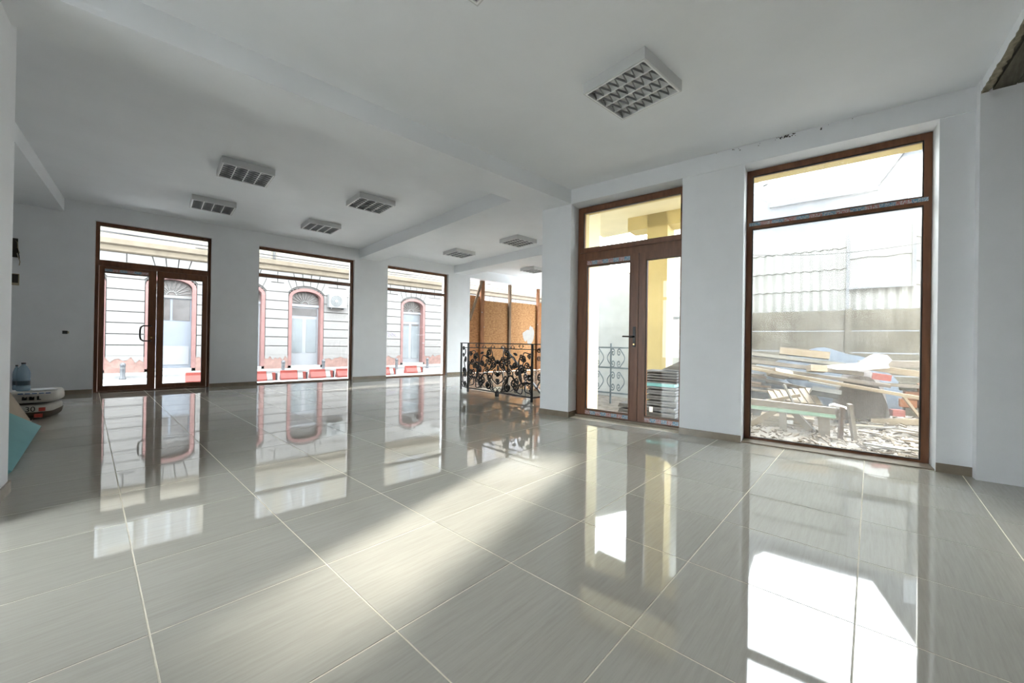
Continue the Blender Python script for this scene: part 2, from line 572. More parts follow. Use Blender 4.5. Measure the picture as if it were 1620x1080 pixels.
ang_t = math.atan2(VT.y, VT.x)
Rtile = Matrix.Rotation(ang_t, 4, 'Z')
full = MB().box(-TS / 2 + GAP, TS / 2 - GAP, -TS / 2 + GAP, TS / 2 - GAP, -0.009, 0.0).mesh('tile', TILE)
cand = []
for a in range(-12, 26):
    for b in range(-14, 18):
        c = O_T + VT * (TS * (a + 0.5)) + UT * (TS * (b + 0.5))
        hs = TS / 2 - GAP
        poly = [tuple((c + VT * i * hs + UT * j * hs).xy) for i, j in ((-1, -1), (1, -1), (1, 1), (-1, 1))]
        if area(poly) == 0: continue
        A0 = area(poly)
        polys = []
        base = clip(clip(clip(poly, -1, 0, -XL), 0, 1, 10.375), 0, -1, -YB)
        if not base: continue
        if min(p[1] for p in base) > 4.0:
            polys = [clip(clip(base, 1, 0, XR), DWS, -1, DWS * DW0[0] - DW0[1])]
        else:
            polys = [clip(base, RN.x, RN.y, RD - 0.222)]
            ext = clip(clip(clip(base, -RN.x, -RN.y, -(RD - 0.222)), 0, -1, -4.0), DWS, -1, DWS * DW0[0] - DW0[1])
            polys.append(ext)
        # cut the stair opening away
        res = []
        for p in polys:
            if len(p) < 3: continue
            if max(q[0] for q in p) < HX0 or min(q[0] for q in p) > HX1 or max(q[1] for q in p) < HY0 or min(q[1] for q in p) > HY1:
                res.append(p); continue
            res.append(clip(p, 1, 0, HX0))
            r = clip(p, -1, 0, -HX0)
            res.append(clip(r, -1, 0, -HX1))
            r = clip(r, 1, 0, HX1)
            res.append(clip(r, 0, 1, HY0))
            res.append(clip(r, 0, -1, -HY1))
        for p in res:
            if len(p) >= 3 and area(p) > 0.002:
                px = to_px((sum(q[0] for q in p) / len(p), sum(q[1] for q in p) / len(p), 0))
                vis = px is not None and -150 < px[0] < 1770 and px[1] < 1250
                whole = len(p) == 4 and abs(area(p) - A0) < 1e-6
                cand.append((0 if vis else 1, (c.x ** 2 + c.y ** 2), p, whole, c))
cand.sort(key=lambda t: (t[0], t[1]))
rest = MB()
for i, (nv, _, p, whole, c) in enumerate(cand):
    if nv or i >= 298:
        rest.prism(p[::-1] if True else p, lambda a, b, t: (a, b, t), -0.009, 0.0)
        continue
    tilt = Euler((random.uniform(-0.0006, 0.0006), random.uniform(-0.0006, 0.0006), 0)).to_matrix().to_4x4()
    if whole:
        o = inst('tile', full, floor, Matrix.Translation(Vector((c.x, c.y, 0)) - org_of(floor)) @ Rtile @ tilt)
    else:
        mb = MB()
        Ri = Rtile.to_3x3().transposed()
        loc = [Ri @ Vector((q[0] - c.x, q[1] - c.y, 0)) for q in p]
        # orient counter-clockwise seen from above
        sgn = sum(loc[k].x * loc[(k + 1) % len(loc)].y - loc[(k + 1) % len(loc)].x * loc[k].y for k in range(len(loc)))
        if sgn < 0: loc = loc[::-1]
        mb.prism([(q.x, q.y) for q in loc], lambda a, b, t: (a, b, t), 0.0, -0.009)
        inst('tile', mb.mesh('tile', TILE), floor, Matrix.Translation(Vector((c.x, c.y, 0)) - org_of(floor)) @ Rtile)
o = obj('tile_remainder', rest, TILE, floor, kind='stuff')
for p_ in o.data.polygons: pass

# ------------------------------------------------------------------ walls
# far wall (street side): inner layer up to the frame plane, outer layer beside and beyond it
D1, W2, W3, OP = (-0.805, 0.869), (1.715, 3.835), (4.745, 6.725), (7.56, 11.75)
HEAD = 3.125
YI = 10.30
mb = MB()


def wall_strip(mb, spans, y0, y1, ztop, xa, xb, head):
    x = xa
    for a, b in spans:
        mb.box(x, a, y0, y1, 0, ztop)
        mb.box(a, b, y0, y1, head, ztop)
        x = b
    mb.box(x, xb, y0, y1, 0, ztop)


wall_strip(mb, (D1, W2, W3, OP), YI, YF, Z_FAR, XL, XR, HEAD)
wall_strip(mb, (D1, (1.66, 3.835), (4.69, 6.725), OP), YF, 10.66, Z_FAR, XL, XR, HEAD)
wall_far = struct('wall_far', mb, PAINT, 'white street-side wall pierced by a glazed door and shop windows', 'wall')

# right wall (yard side)
S_D, S_W = (1.228, 2.702), (-0.832, 0.602)
RHEAD = 2.982
DI = -0.222
mb = MB()
mb.box(S_D[1], 3.175, DI, 0.10, 0, Z_FAR, TR)                    # column at the end
mb.box(S_W[1], S_D[0], DI, 0.10, 0, RHEAD, TR)                   # pier
mb.box(-1.035, S_W[0], DI, 0.10, 0, RHEAD, TR)                   # pier by the corner
mb.box(-1.035, S_D[1], DI - 0.012, 0.10, RHEAD, Z_FAR, TR)       # lintel beam
mb.box(-4.4, -1.035, DI - 0.10, 0.10, 0, Z_FAR, TR)              # bare wall beyond
wall_right = struct('wall_right', mb, PAINT, 'white yard-side wall with piers around balcony door and tall window', 'wall')
mb = MB()
mb.box(-1.6, S_W[0] + 0.02, 0.10, 0.32, -0.15, 4.4, TR)
mb.box(S_W[1] - 0.02, S_D[0] + 0.01, 0.10, 0.32, -0.15, 4.4, TR)
mb.box(S_D[1] - 0.01, 2.95, 0.10, 0.32, -0.15, 4.4, TR)
mb.box(-4.6, -1.6, 0.10, 0.32, -0.15, 4.4, TR)
mb.box(S_W[0] + 0.02, S_W[1] - 0.02, 0.10, 0.32, 2.95, 4.4, TR)
mb.box(S_D[0] + 0.01, S_D[1] - 0.01, 0.10, 0.32, 2.97, 4.4, TR)
struct('wall_yard_outside', mb, YELLOW, 'yellow plastered outer face of the yard-side wall', 'wall')
DE = Vector((DW1[0] - DW0[0], DW1[1] - DW0[1], 0)).normalized()


def TD(t, d, z):                 # slanting stair-bay wall: t along, d = outward
    return (DW0[0] + DE.x * t + DE.y * d, DW0[1] + DE.y * t - DE.x * d, z)


BWD = ((1.5, 2.35), (2.6, 5.6), (5.8, 9.2))  # openings of the added daylight windows; the narrow one passes a sun streak
mb = MB()
t = 0.0
for a, b in BWD:
    mb.box(t, a, 0, 0.38, 0, Z_FAR, TD); mb.box(a, b, 0, 0.38, 2.95, Z_FAR, TD); t = b
mb.box(t, 9.75, 0, 0.38, 0, Z_FAR, TD)
struct('wall_stair_side', mb, PAINT, 'white wall behind the end column beside the stair railing', 'wall')
mb = MB().box(XR, XR + 0.3, 9.56, 10.66, 0, Z_FAR)
struct('wall_stair_end', mb, PAINT, 'white end wall of the stair bay', 'wall')
mb = MB()
BWL = ((2.1, 3.2),)  # opening of the unseen window added for more daylight
y = YB
for a, b in BWL:
    mb.box(XL - 0.25, XL, y, a, 0, Z_FAR); mb.box(XL - 0.25, XL, a, b, 2.95, Z_FAR); y = b
mb.box(XL - 0.25, XL, y, 10.66, 0, Z_FAR)
struct('wall_left', mb, PAINT, 'white side wall behind the stored building bags', 'wall')
mb = MB()
BWB = ()
x = XL - 0.25
for a, b in BWB:
    mb.box(x, a, YB - 0.25, YB, 0, Z_FAR); mb.box(a, b, YB - 0.25, YB, 2.95, Z_FAR); x = b
mb.box(x, 6.2, YB - 0.25, YB, 0, Z_FAR)
struct('wall_back', mb, PAINT, 'white back wall', 'wall')
mb = MB().box(XL, -0.69, 3.40, 4.10, 0, Z_FAR)
column = struct('wall_left_column', mb, PAINT, 'white column carrying the ceiling beam beside the bags', 'column')
mb = MB()
mb.box(HX0 - 0.02, HX0, HY0, HY1, -2.6, -0.15)
mb.box(HX1, HX1 + 0.02, HY0, HY1, -2.6, -0.15)
mb.box(HX0 - 0.02, HX1 + 0.02, HY0 - 0.02, HY0, -2.6, -0.15)
mb.box(HX0 - 0.02, HX1 + 0.02, HY1, HY1 + 0.02, -2.6, -0.15)
mb.box(HX0, HX1, HY0, HY1, -2.7, -2.6)
struct('wall_stairwell', mb, PAINT, 'white walls lining the stair opening', 'wall')

# ceiling
mb = MB()
mb.prism([(XL - 0.25, BEAM1), (4.45, BEAM1), TD(0.2, 0.38, 0)[:2], TD(9.9, 0.38, 0)[:2], (12.6, 10.66), (XL - 0.25, 10.66)], lambda a, b, t: (a, b, t), Z_FAR + 0.25, Z_FAR)
ceil_far = struct('ceiling', mb, PAINT_CEIL, 'white painted ceiling over the street windows', 'ceiling')
Z_RAW = 3.075
EA = Vector((3.97, -0.35)); EB = Vector((4.98, -0.20))
ed = (EB - EA).normalized()


def edge_y(x):
    return EA.y + (x - EA.x) * ed.y / ed.x


rw0, rw1 = TR(-4.6, 0.05, 0)[:2], TR(4.0, 0.05, 0)[:2]


def rw_x(y):
    return rw0[0] + (y - rw0[1]) * (rw1[0] - rw0[0]) / (rw1[1] - rw0[1])


XE = 4.95
mb = MB().prism([(XL - 0.25, edge_y(XL - 0.25)), (XE, edge_y(XE)), (rw_x(BEAM0), BEAM0), (XL - 0.25, BEAM0)], lambda a, b, t: (a, b, t), Z_NEAR + 0.20, Z_NEAR)
struct('ceiling_near', mb, PAINT_CEIL, 'white painted ceiling over the yard windows', 'ceiling')
mb = MB().prism([(XL - 0.25, edge_y(XL - 0.25) - 0.02), (XE, edge_y(XE) - 0.02), (XE, edge_y(XE)), (XL - 0.25, edge_y(XL - 0.25))], lambda a, b, t: (a, b, t), Z_NEAR + 0.18, Z_RAW + 0.006)
# rough broken lower edge of the plaster
obj('trim_1', mb, PAINT_CEIL)
tag(bpy.data.objects['trim_1'], 'white plaster step where the painted ceiling ends', 'plaster edge', kind='structure')
mb = MB()
N_EDGE = 190
st = []
nrm = Vector((ed.y, -ed.x))
for i in range(N_EDGE + 1):
    x_ = XL + (XE - XL) * i / N_EDGE
    p = Vector((x_, edge_y(x_)))
    st.append((p - nrm * random.uniform(0.0, 0.010), p + nrm * random.uniform(0.022, 0.045), random.uniform(-0.010, 0.004)))
for i in range(N_EDGE):
    (a, a2, za), (b, b2, zb) = st[i], st[i + 1]
    P = [(a.x, a.y, Z_RAW + za), (a2.x, a2.y, Z_RAW + za * 0.5), (b2.x, b2.y, Z_RAW + zb * 0.5), (b.x, b.y, Z_RAW + zb),
         (a.x, a.y, Z_RAW + 0.012), (a2.x, a2.y, Z_RAW + 0.012), (b2.x, b2.y, Z_RAW + 0.012), (b.x, b.y, Z_RAW + 0.012)]
    mb.quad_box(P)
o = obj('trim_3', mb, PLASTER_EDGE)
tag(o, 'rough broken plaster edge along the raw concrete ceiling strip', 'plaster edge', kind='structure')
mb = MB().prism([(XL - 0.25, YB - 0.2), (rw_x(YB - 0.2), YB - 0.2), (XE, edge_y(XE) - 0.02), (XL - 0.25, edge_y(XL - 0.25) - 0.02)], lambda a, b, t: (a, b, t), Z_RAW + 0.3, Z_RAW + 0.02)
raw = struct('ceiling_raw', mb, CONC, 'raw board-marked concrete soffit beside the bare wall', 'ceiling')
# formwork boards in the raw soffit
for k in range(14):
    dy = -0.055 - 0.125 * k
    bx = MB().prism([(XL, edge_y(XL) + dy - 0.118), (XE, edge_y(XE) + dy - 0.118), (XE, edge_y(XE) + dy), (XL, edge_y(XL) + dy)], lambda a, b, t: (a, b, t), Z_RAW + 0.021, Z_RAW + 0.004 * (k % 3))
    obj('formwork_board', bx, CONC, raw)
# beams
mb = MB().box(XL, 4.90, BEAM0, BEAM1, BEAMZ, Z_FAR + 0.1)
struct('ceiling_beam', mb, PAINT_CEIL, 'deep white ceiling beam running to the end column', 'beam')
mb = MB().box(3.955, 4.53, BEAM1, YI, 3.185, Z_FAR)
struct('ceiling_beam.001', mb, PAINT_CEIL, 'white ceiling beam ending at the pier between the two shop windows', 'beam')
mb = MB().box(6.93, 7.47, 6.25, YI, 3.185, Z_FAR)
struct('ceiling_beam.002', mb, PAINT_CEIL, 'white ceiling beam ending beside the boarded opening', 'beam')
mb = MB().box(XL, -1.18, BEAM1 + 0.125, YI, 3.20, Z_FAR)
struct('ceiling_beam.003', mb, PAINT_CEIL, 'white boxed-in ceiling beam above the stored bags', 'beam')

# mould specks on the lintel beam over the yard windows
mb = MB()
for k in range(46):
    g = random.gauss(0, 1)
    sp_ = (0.235 + g * 0.045, 3.165 + random.gauss(0, 0.008)) if k < 32 else (random.uniform(-0.3, 0.9), 3.16 + random.gauss(0, 0.012))
    q = random.uniform(0.002, 0.007)
    mb.box(sp_[0] - q, sp_[0] + q, DI - 0.0135, DI - 0.0120, min(sp_[1], 3.172) - q * 0.8, min(sp_[1], 3.172) + q * 0.8, TR)
obj('mould_specks', mb, JBOX, wall_right, kind='stuff')
# baseboards
mb = MB()
BH, BT = 0.075, 0.012
x = XL
for a, b in (D1, W2, W3, OP):
    mb.box(x, a, YI - BT, YI, 0, BH); x = b
bb = struct('baseboard_far', mb, BASEB, 'brown tile skirting along the street-side wall', 'skirting')
mb = MB()
mb.box(S_D[1], 3.175 + BT, DI - BT, DI, 0, BH, TR)
mb.box(S_D[1] - BT, S_D[1], DI - BT, 0.0, 0, BH, TR)
mb.box(S_W[1], S_D[0], DI - BT, DI, 0, BH, TR)
mb.box(-1.035, S_W[0], DI - BT, DI, 0, BH, TR)
struct('baseboard_right', mb, BASEB, 'brown tile skirting on the piers of the yard-side wall', 'skirting')
mb = MB().box(-0.69, -0.69 + BT, 3.40, 4.10 + BT, 0, BH).box(XL, -0.69, 4.10, 4.10 + BT, 0, BH)
struct('baseboard_left', mb, BASEB, 'tile skirting around the column beside the bags', 'skirting')


# ------------------------------------------------------------------ glazed units
def frame_rect(mb, T, a0, a1, z0, z1, w, d0, d1, wb=None, wt=None, wl=None, wr=None):
    wb = w if wb is None else wb
    wt = w if wt is None else wt
    wl = w if wl is None else wl
    wr = w if wr is None else wr
    mb.box(a0, a0 + wl, d0, d1, z0, z1, T)
    mb.box(a1 - wr, a1, d0, d1, z0, z1, T)
    mb.box(a0 + wl, a1 - wr, d0, d1, z1 - wt, z1, T)
    mb.box(a0 + wl, a1 - wr, d0, d1, z0, z0 + wb, T)
    return mb


def pane(T, a0, a1, z0, z1, d, parent, m=GLASS, name='glass_pane'):
    return obj(name, MB().box(a0, a1, d, d + 0.006, z0, z1, T), m, parent)


def gasket(T, a0, a1, z0, z1, d, parent):
    mb = frame_rect(MB(), T, a0 - 0.004, a1 + 0.004, z0 - 0.004, z1 + 0.004, 0.010, d, d + 0.022)
    return obj('gasket', mb, PVC_IN, parent)


def film(T, a0, a1, z0, z1, d, parent, reps):
    mb = MB().box(a0, a1, d - 0.0012, d, z0, z1, T)
    o = obj('protective_film', mb, FILM, parent)
    me = o.data
    uv = me.uv_layers.new(name='UVMap')
    P0_, P1_ = Vector(T(a0, d, z0)), Vector(T(a1, d, z0))
    ax = (P1_ - P0_); L = ax.length; ax.normalize()
    oo = org_of(o)
    for lp in me.loops:
        p = me.vertices[lp.vertex_index].co + oo
        uv.data[lp.index].uv = ((p - P0_).dot(ax) / L * reps, (p.z - z0) / (z1 - z0))
    return o


# door 1: double glazed door to the street
T = TF
r = root('door_1', TF(0.03, 0, 0), 'brown double-leaf glazed street door with transom and bow handle', 'door', kind='structure')
a0, a1 = D1
mb = frame_rect(MB(), T, a0 + .003, a1 - .003, 0, HEAD - .004, 0.046, 0.0, 0.07, wb=0.02, wt=0.06)
mb.box(a0 + .05, a1 - .05, 0.0, 0.07, 2.33, 2.43, T)
obj('outer_frame', mb, PVC, r)
pane(T, a0 + .046, a1 - .046, 2.43, HEAD - .064, 0.035, r)
gasket(T, a0 + .049, a1 - .049, 2.43, HEAD - .066, 0.012, r)
for nm, (b0, b1), (g0, g1) in (('left', (a0 + .055, 0.026), (-0.685, -0.083)), ('right', (0.034, a1 - .055), (0.132, 0.737))):
    mb = frame_rect(MB(), T, b0, b1, 0.025, 2.325, 0.09, -0.018, 0.06, wb=0.085, wt=0.12, wl=g0 - b0, wr=b1 - g1)
    leaf = obj('door_leaf', mb, PVC, r)
    pane(T, g0, g1, 0.110, 2.205, 0.02, leaf)
    gasket(T, g0, g1, 0.110, 2.205, -0.012, leaf)
    obj('glazing_bead', frame_rect(MB(), T, g0 - .012, g1 + .012, 0.098, 2.217, 0.012, -0.024, -0.018), PVC, leaf)
    if nm == 'left':
        path = [T(-0.045, -0.02, 1.245), T(-0.05, -0.075, 1.245), T(-0.15, -0.085, 1.245), T(-0.185, -0.085, 1.215), T(-0.195, -0.085, 1.16), T(-0.195, -0.085, 1.04),
                T(-0.185, -0.085, 0.985), T(-0.15, -0.085, 0.955), T(-0.05, -0.075, 0.955), T(-0.045, -0.02, 0.955)]
        obj('bow_handle', MB().tube(path, 0.014, 10), HANDLE_BR, leaf, smooth=True)
        obj('lock_cylinder', MB().tube([T(-0.035, -0.035, 1.02), T(-0.035, -0.01, 1.02)], 0.014, 12), BRASS, leaf)
        film(T, -0.68, -0.09, 2.225, 2.275, -0.019, leaf, 3)
# windows 2 and 3 of the street wall -> window_1, window_2
for n, (a0, a1), lab in ((1, (1.665, 3.83), 'wide brown-framed shop window with transom beside the double door'),
                         (2, (4.695, 6.72), 'brown-framed shop window with transom between two wall piers near the boarded opening')):
    r = root('window_%d' % n, TF((a0 + a1) / 2, 0, 0), lab, 'window', kind='structure')
    mb = frame_rect(MB(), T, a0, a1, 0.0, HEAD - .004, 0.06, 0.004, 0.07, wb=0.022, wt=0.06)
    obj('outer_frame', mb, PVC, r)
    obj('transom_bar', MB().box(a0 + .06, a1 - .06, 0.004, 0.07, 2.445, 2.51, T), PVC, r)
    for z0, z1 in ((0.022, 2.445), (2.51, HEAD - .064)):
        pane(T, a0 + .06, a1 - .06, z0, z1, 0.03, r)
        gasket(T, a0 + .063, a1 - .063, z0 + .003, z1 - .003, 0.008, r)

# door 2: balcony door to the yard
T = TR
r = root('door_2', TR(1.96, 0, 0), 'brown double-leaf balcony door with transom opening to the yard', 'door', kind='structure')
a0, a1 = S_D[0] + .003, S_D[1] - .003
mb = frame_rect(MB(), T, a0, a1, 0.03, RHEAD - .004, 0.045, 0.0, 0.07, wb=0.012, wt=0.045)
mb.box(a0 + .045, a1 - .045, 0.0, 0.07, 2.215, 2.335, T)
obj('outer_frame', mb, PVC, r)
obj('threshold', MB().box(a0, a1, -0.05, 0.07, 0.0, 0.03, T), BASEB, r)
ts = obj('transom_sash', frame_rect(MB(), T, a0 + .03, a1 - .03, 2.325, RHEAD - .03, 0.06, -0.018, 0.055, wl=0.032, wr=0.06), PVC, r)
pane(T, a0 + .062, a1 - .09, 2.385, RHEAD - .09, 0.02, ts, GLASS)
gasket(T, a0 + .062, a1 - .09, 2.385, RHEAD - .09, -0.012, ts)
obj('tilt_catch', MB().box(a0 + .036, a0 + .056, -0.05, -0.018, 2.66, 2.75, T), HANDLE, ts)
for (b0, b1), (g0, g1), nm in (((1.262, 1.800), (1.287, 1.706), 'small'), ((1.806, 2.668), (1.922, 2.547), 'big')):
    mb = frame_rect(MB(), T, b0, b1, 0.036, 2.225, 0.09, -0.018, 0.06, wb=0.079, wt=0.10, wl=g0 - b0, wr=b1 - g1)
    leaf = obj('door_leaf', mb, PVC, r)
    pane(T, g0, g1, 0.115, 2.125, 0.02, leaf, GLASS)
    gasket(T, g0, g1, 0.115, 2.125, -0.012, leaf)
    obj('glazing_bead', frame_rect(MB(), T, g0 - .012, g1 + .012, 0.103, 2.137, 0.012, -0.024, -0.018), PVC, leaf)
    if nm == 'big':
        hnd = obj('handle_plate', MB().box(1.835, 1.868, -0.030, -0.018, 1.0, 1.265, T), HANDLE, leaf)
        obj('lever', MB().tube([T(1.852, -0.03, 1.135), T(1.852, -0.065, 1.135), T(1.875, -0.072, 1.135), T(1.99, -0.072, 1.138)], 0.010, 8), HANDLE, leaf, smooth=True)
        obj('lock_cylinder', MB().tube([T(1.852, -0.04, 1.035), T(1.852, -0.02, 1.035)], 0.012, 10), BRASS, leaf)
        film(T, g0, g1, 2.145, 2.200, -0.0185, leaf, 4)
    film(T, g0, g1, 0.045, 0.095, -0.0185, leaf, 4 if nm == 'big' else 3)

# window 4 of the yard wall -> window_3
r = root('window_3', TR(-0.115, 0, 0), 'tall rain-streaked fixed window looking onto the rubble yard', 'window', kind='structure')
a0, a1 = S_W[0] + .003, S_W[1] - .003
obj('outer_frame', frame_rect(MB(), T, a0, a1, 0.0, RHEAD - .004, 0.052, 0.0, 0.07, wb=0.03, wt=0.06), PVC, r)
tb = obj('transom_bar', MB().box(a0 + .052, a1 - .052, 0.0, 0.07, 2.33, 2.405, T), PVC, r)
film(T, a0 + .022, a1 - .022, 2.362, 2.398, -0.0005, tb, 6.5)
for z0, z1 in ((0.03, 2.33), (2.405, RHEAD - .064)):
    pane(T, a0 + .052, a1 - .052, z0, z1, 0.03, r, GLASS_D)
    gasket(T, a0 + .055, a1 - .055, z0 + .003, z1 - .003, 0.008, r)
obj('sticker', MB().obox(TR(0.43, 0.027, 2.80), (0.05, 0.002, 0.02), RROT @ Matrix.Rotation(0.35, 3, 'Y')), PAPER, r)
obj('window_sill', MB().box(a0, a1, -0.20, 0.0, 0.0, 0.012, T), BASEB, r)

# unseen windows added to brighten the room, in the left and stair-bay walls
n = 4
for k, (a0, a1) in enumerate(BWB + BWL + BWD):
    back = k < len(BWB)
    T = (lambda a, d, z: (a, YB - 0.1 - d, z)) if back else (lambda a, d, z: (XL - 0.1 - d, a, z))
    if k >= 1: T = lambda a, d, z: TD(a, 0.15 + d, z)
    nth = ('first', 'second', 'third')[k] if back else ('only', 'first', 'second', 'third')[k - len(BWB)]
    r = root('window_%d' % n, T((a0 + a1) / 2, 0, 0), 'unseen brown-framed window added for daylight, %s along the %s wall' % (nth, 'back' if back else 'near left' if k < 1 else 'slanting stair-bay'), 'window', kind='structure')
    n += 1
    obj('outer_frame', frame_rect(MB(), T, a0 + .003, a1 - .003, 0, 2.946, 0.06, 0.0, 0.07), PVC, r)
    obj('transom_bar', MB().box(a0 + .063, a1 - .063, 0.0, 0.07, 2.33, 2.405, T), PVC, r)
    for z0, z1 in ((0.06, 2.33), (2.405, 2.886)):
        pane(T, a0 + .063, a1 - .063, z0, z1, 0.03, r)
mb = MB().box(-30, 40, -40, YB - 0.25, -0.45, -0.15).box(-30, XL - 0.25, YB - 0.25, 10.66, -0.45, -0.15)
tag(obj('ground_forecourt', mb, PAVE), 'light paved forecourt behind the shop', 'pavement', kind='structure')

# ------------------------------------------------------------------ boarded street opening
T = TF
bo = root('boarded_screen', TF(9.6, 0.15, 0), 'temporary timber and strand-board screen closing a shopfront opening', 'screen')
for a0, a1, z1, m in ((7.57, 8.235, 2.60, OSB), (8.245, 9.505, 2.47, OSB_L), (9.515, 10.965, 2.52, OSB_L), (10.975, 11.74, 2.62, OSB)):
    obj('strand_board', MB().box(a0, a1, 0.19, 0.205, 0.012, z1, T), m, bo)
for a, w, m in ((8.23, 0.15, STUD), (9.50, 0.09, STUD_G), (10.98, 0.10, STUD), (11.68, 0.1, STUD)):
    obj('stud', MB().box(a - w / 2, a + w / 2, 0.09, 0.18, 0.0, HEAD - 0.005, T), m, bo)
brA, brB = Vector(TF(7.66, 0.06, 1.75)), Vector(TF(8.16, 0.06, 3.10))
dv = (brB - brA)
obj('diagonal_brace', MB().obox((brA + brB) / 2, (dv.length, 0.04, 0.085), Matrix.Rotation(-math.atan2(dv.z, dv.x), 3, 'Y')), STUD_G, bo)
for a, z in ((8.2, 2.05), (8.3, 1.55), (10.93, 1.75)):
    obj('screw_head', MB().tube([TF(a, 0.082, z), TF(a, 0.09, z)], 0.018, 8), WHITE_BLOT, bo)
for j, (a, z, ra_, rb_) in enumerate(((10.40, 1.30, .17, .20), (10.70, 1.38, .16, .30), (10.60, 1.16, .13, .22), (10.52, 1.42, .12, .12))):
    mb = MB()
    pts = []
    for k in range(16):
        w = 2 * math.pi * k / 16
        rr = 1 + random.uniform(-.16, .16)
        pts.append((a + ra_ * rr * math.cos(w), z + rb_ * rr * math.sin(w)))
    mb.prism(pts, lambda p, q, t: TF(p, t, q), 0.1895 - 0.0004 * j, 0.1870 - 0.0004 * j)
    obj('white_blotch', mb, WHITE_BLOT, bo)

# ------------------------------------------------------------------ stair and wrought-iron railing
stc = root('staircase', ((HX0 + HX1) / 2, HY1, -0.15), 'stone stair flight descending behind the wrought-iron railing', 'stairs')
for k in range(8):
    z = -0.17 * (k + 1)
    y = HY1 - 0.21 * k
    obj('tread', MB().box(HX0 + 0.01, HX1 - 0.01, y - 0.21, y - 0.003, z - 0.03, z), STAIRM, stc)
    obj('riser', MB().box(HX0 + 0.01, HX1 - 0.01, y - 0.21, y - 0.195, z - 0.17, z - 0.031), PAINT, stc)
hr = root('stair_handrail', (6.02, HY1, 0), 'grey tubular handrail sloping down the stair opening', 'handrail')
obj('tube', MB().tube([(6.02, 6.9, 0.92), (6.02, 6.6, 0.75), (6.02, 5.35, -0.25)], 0.024, 10), ALU, hr, smooth=True)
for y, z in ((6.85, 0.88), (6.1, 0.34), (5.45, -0.18)):
    obj('baluster', MB().tube([(6.02, y, z), (6.02, y, z - 0.95)], 0.012, 8), ALU, hr, smooth=True)

RAILZ = 1.0
rail = root('wrought_iron_railing', (4.85, 5.7, 0), 'ornate black wrought-iron railing of scrolls guarding the stair opening', 'railing')


def spiral(cx, cz, r0, r1, a0, turns, n=26):
    out = []
    for i in range(n + 1):
        t = i / n
        a = a0 + turns * 2 * math.pi * t
        r_ = r0 + (r1 - r0) * t
        out.append((cx + r_ * math.cos(a), cz + r_ * math.sin(a)))
    return out


def to3(p):
    return [(a, 0, b) for a, b in p]


def c_scroll():
    # C scroll: two inward curls joined by a bow; fits a 1 x 1 box about the origin
    top = spiral(0.20, 0.27, 0.03, 0.20, 0.6, 1.35)
    bot = [(x, -z) for x, z in top]
    bow = []
    p0, p1 = top[-1], bot[-1]
    for i in range(1, 10):
        t = i / 10
        a = math.pi * t
        bow.append((p0[0] - 0.30 * math.sin(a), p0[1] + (p1[1] - p0[1]) * t))
    return top + bow + bot[::-1]


def s_scroll():
    top = spiral(0.12, 0.30, 0.03, 0.17, 0.2, 1.45)
    bot = [(-x, -z) for x, z in top]
    p0, p1 = top[-1], bot[-1]
    mid = []
    for i in range(1, 8):
        t = i / 8
        mid.append((p0[0] + (p1[0] - p0[0]) * t - 0.10 * math.sin(2 * math.pi * t), p0[1] + (p1[1] - p0[1]) * t))
    return top + mid + bot[::-1]


ME_C = MB().tube(to3(c_scroll()), 0.042, 6).mesh('scroll', IRON, smooth=True)
ME_S = MB().tube(to3(s_scroll()), 0.038, 6).mesh('scroll', IRON, smooth=True)
leafv = MB()
lp = [(-0.5, 0), (-0.25, 0.16), (0.05, 0.20), (0.3, 0.12), (0.5, 0), (0.3, -0.12), (0.05, -0.2), (-0.25, -0.16)]
leafv.prism(lp, lambda a, b, t: (a, t + 0.10 * math.cos(a * 3), b), -0.05, 0.05)
ME_L = leafv.mesh('leaf', IRON)
ME_R = MB().lathe([(0.02, -0.5), (0.30, -0.42), (0.48, -0.15), (0.5, 0.0), (0.45, 0.2), (0.25, 0.42), (0.02, 0.5)], n=12).mesh('rosette', IRON, smooth=True)


def rail_panel(pa, pb, items, posts):
    pa, pb = Vector((*pa, 0)), Vector((*pb, 0))
    L = (pb - pa).length
    ang = math.atan2(pb.y - pa.y, pb.x - pa.x)
    base = Matrix.Translation(pa - org_of(rail)) @ Matrix.Rotation(ang, 4, 'Z')
    Rz = Matrix.Rotation(ang, 3, 'Z')

    def P(x, y, z):
        return pa + Rz @ Vector((x, y, z))
    obj('top_rail', MB().box(-0.02, L + 0.02, -0.024, 0.024, RAILZ, RAILZ + 0.018, P), IRON, rail)
    obj('under_rail', MB().box(0, L, -0.008, 0.008, RAILZ - 0.09, RAILZ - 0.076, P), IRON, rail)
    obj('bottom_rail', MB().box(0, L, -0.012, 0.012, 0.07, 0.092, P), IRON, rail)
    for x in posts:
        obj('post', MB().box(x - 0.016, x + 0.016, -0.016, 0.016, 0.0, RAILZ, P), IRON, rail)
    for me, x, z, sx, sz, rot_ in items:
        nm = {'scroll': 'scroll', 'leaf': 'acanthus_leaf', 'rosette': 'rosette'}[me.name.split('.')[0]]
        M4 = base @ Matrix.Translation((x, 0, z)) @ Matrix.Rotation(rot_, 4, 'Y') @ Matrix.Diagonal((sx, min(abs(sx), abs(sz)), sz, 1))
        inst(nm, me, rail, M4)


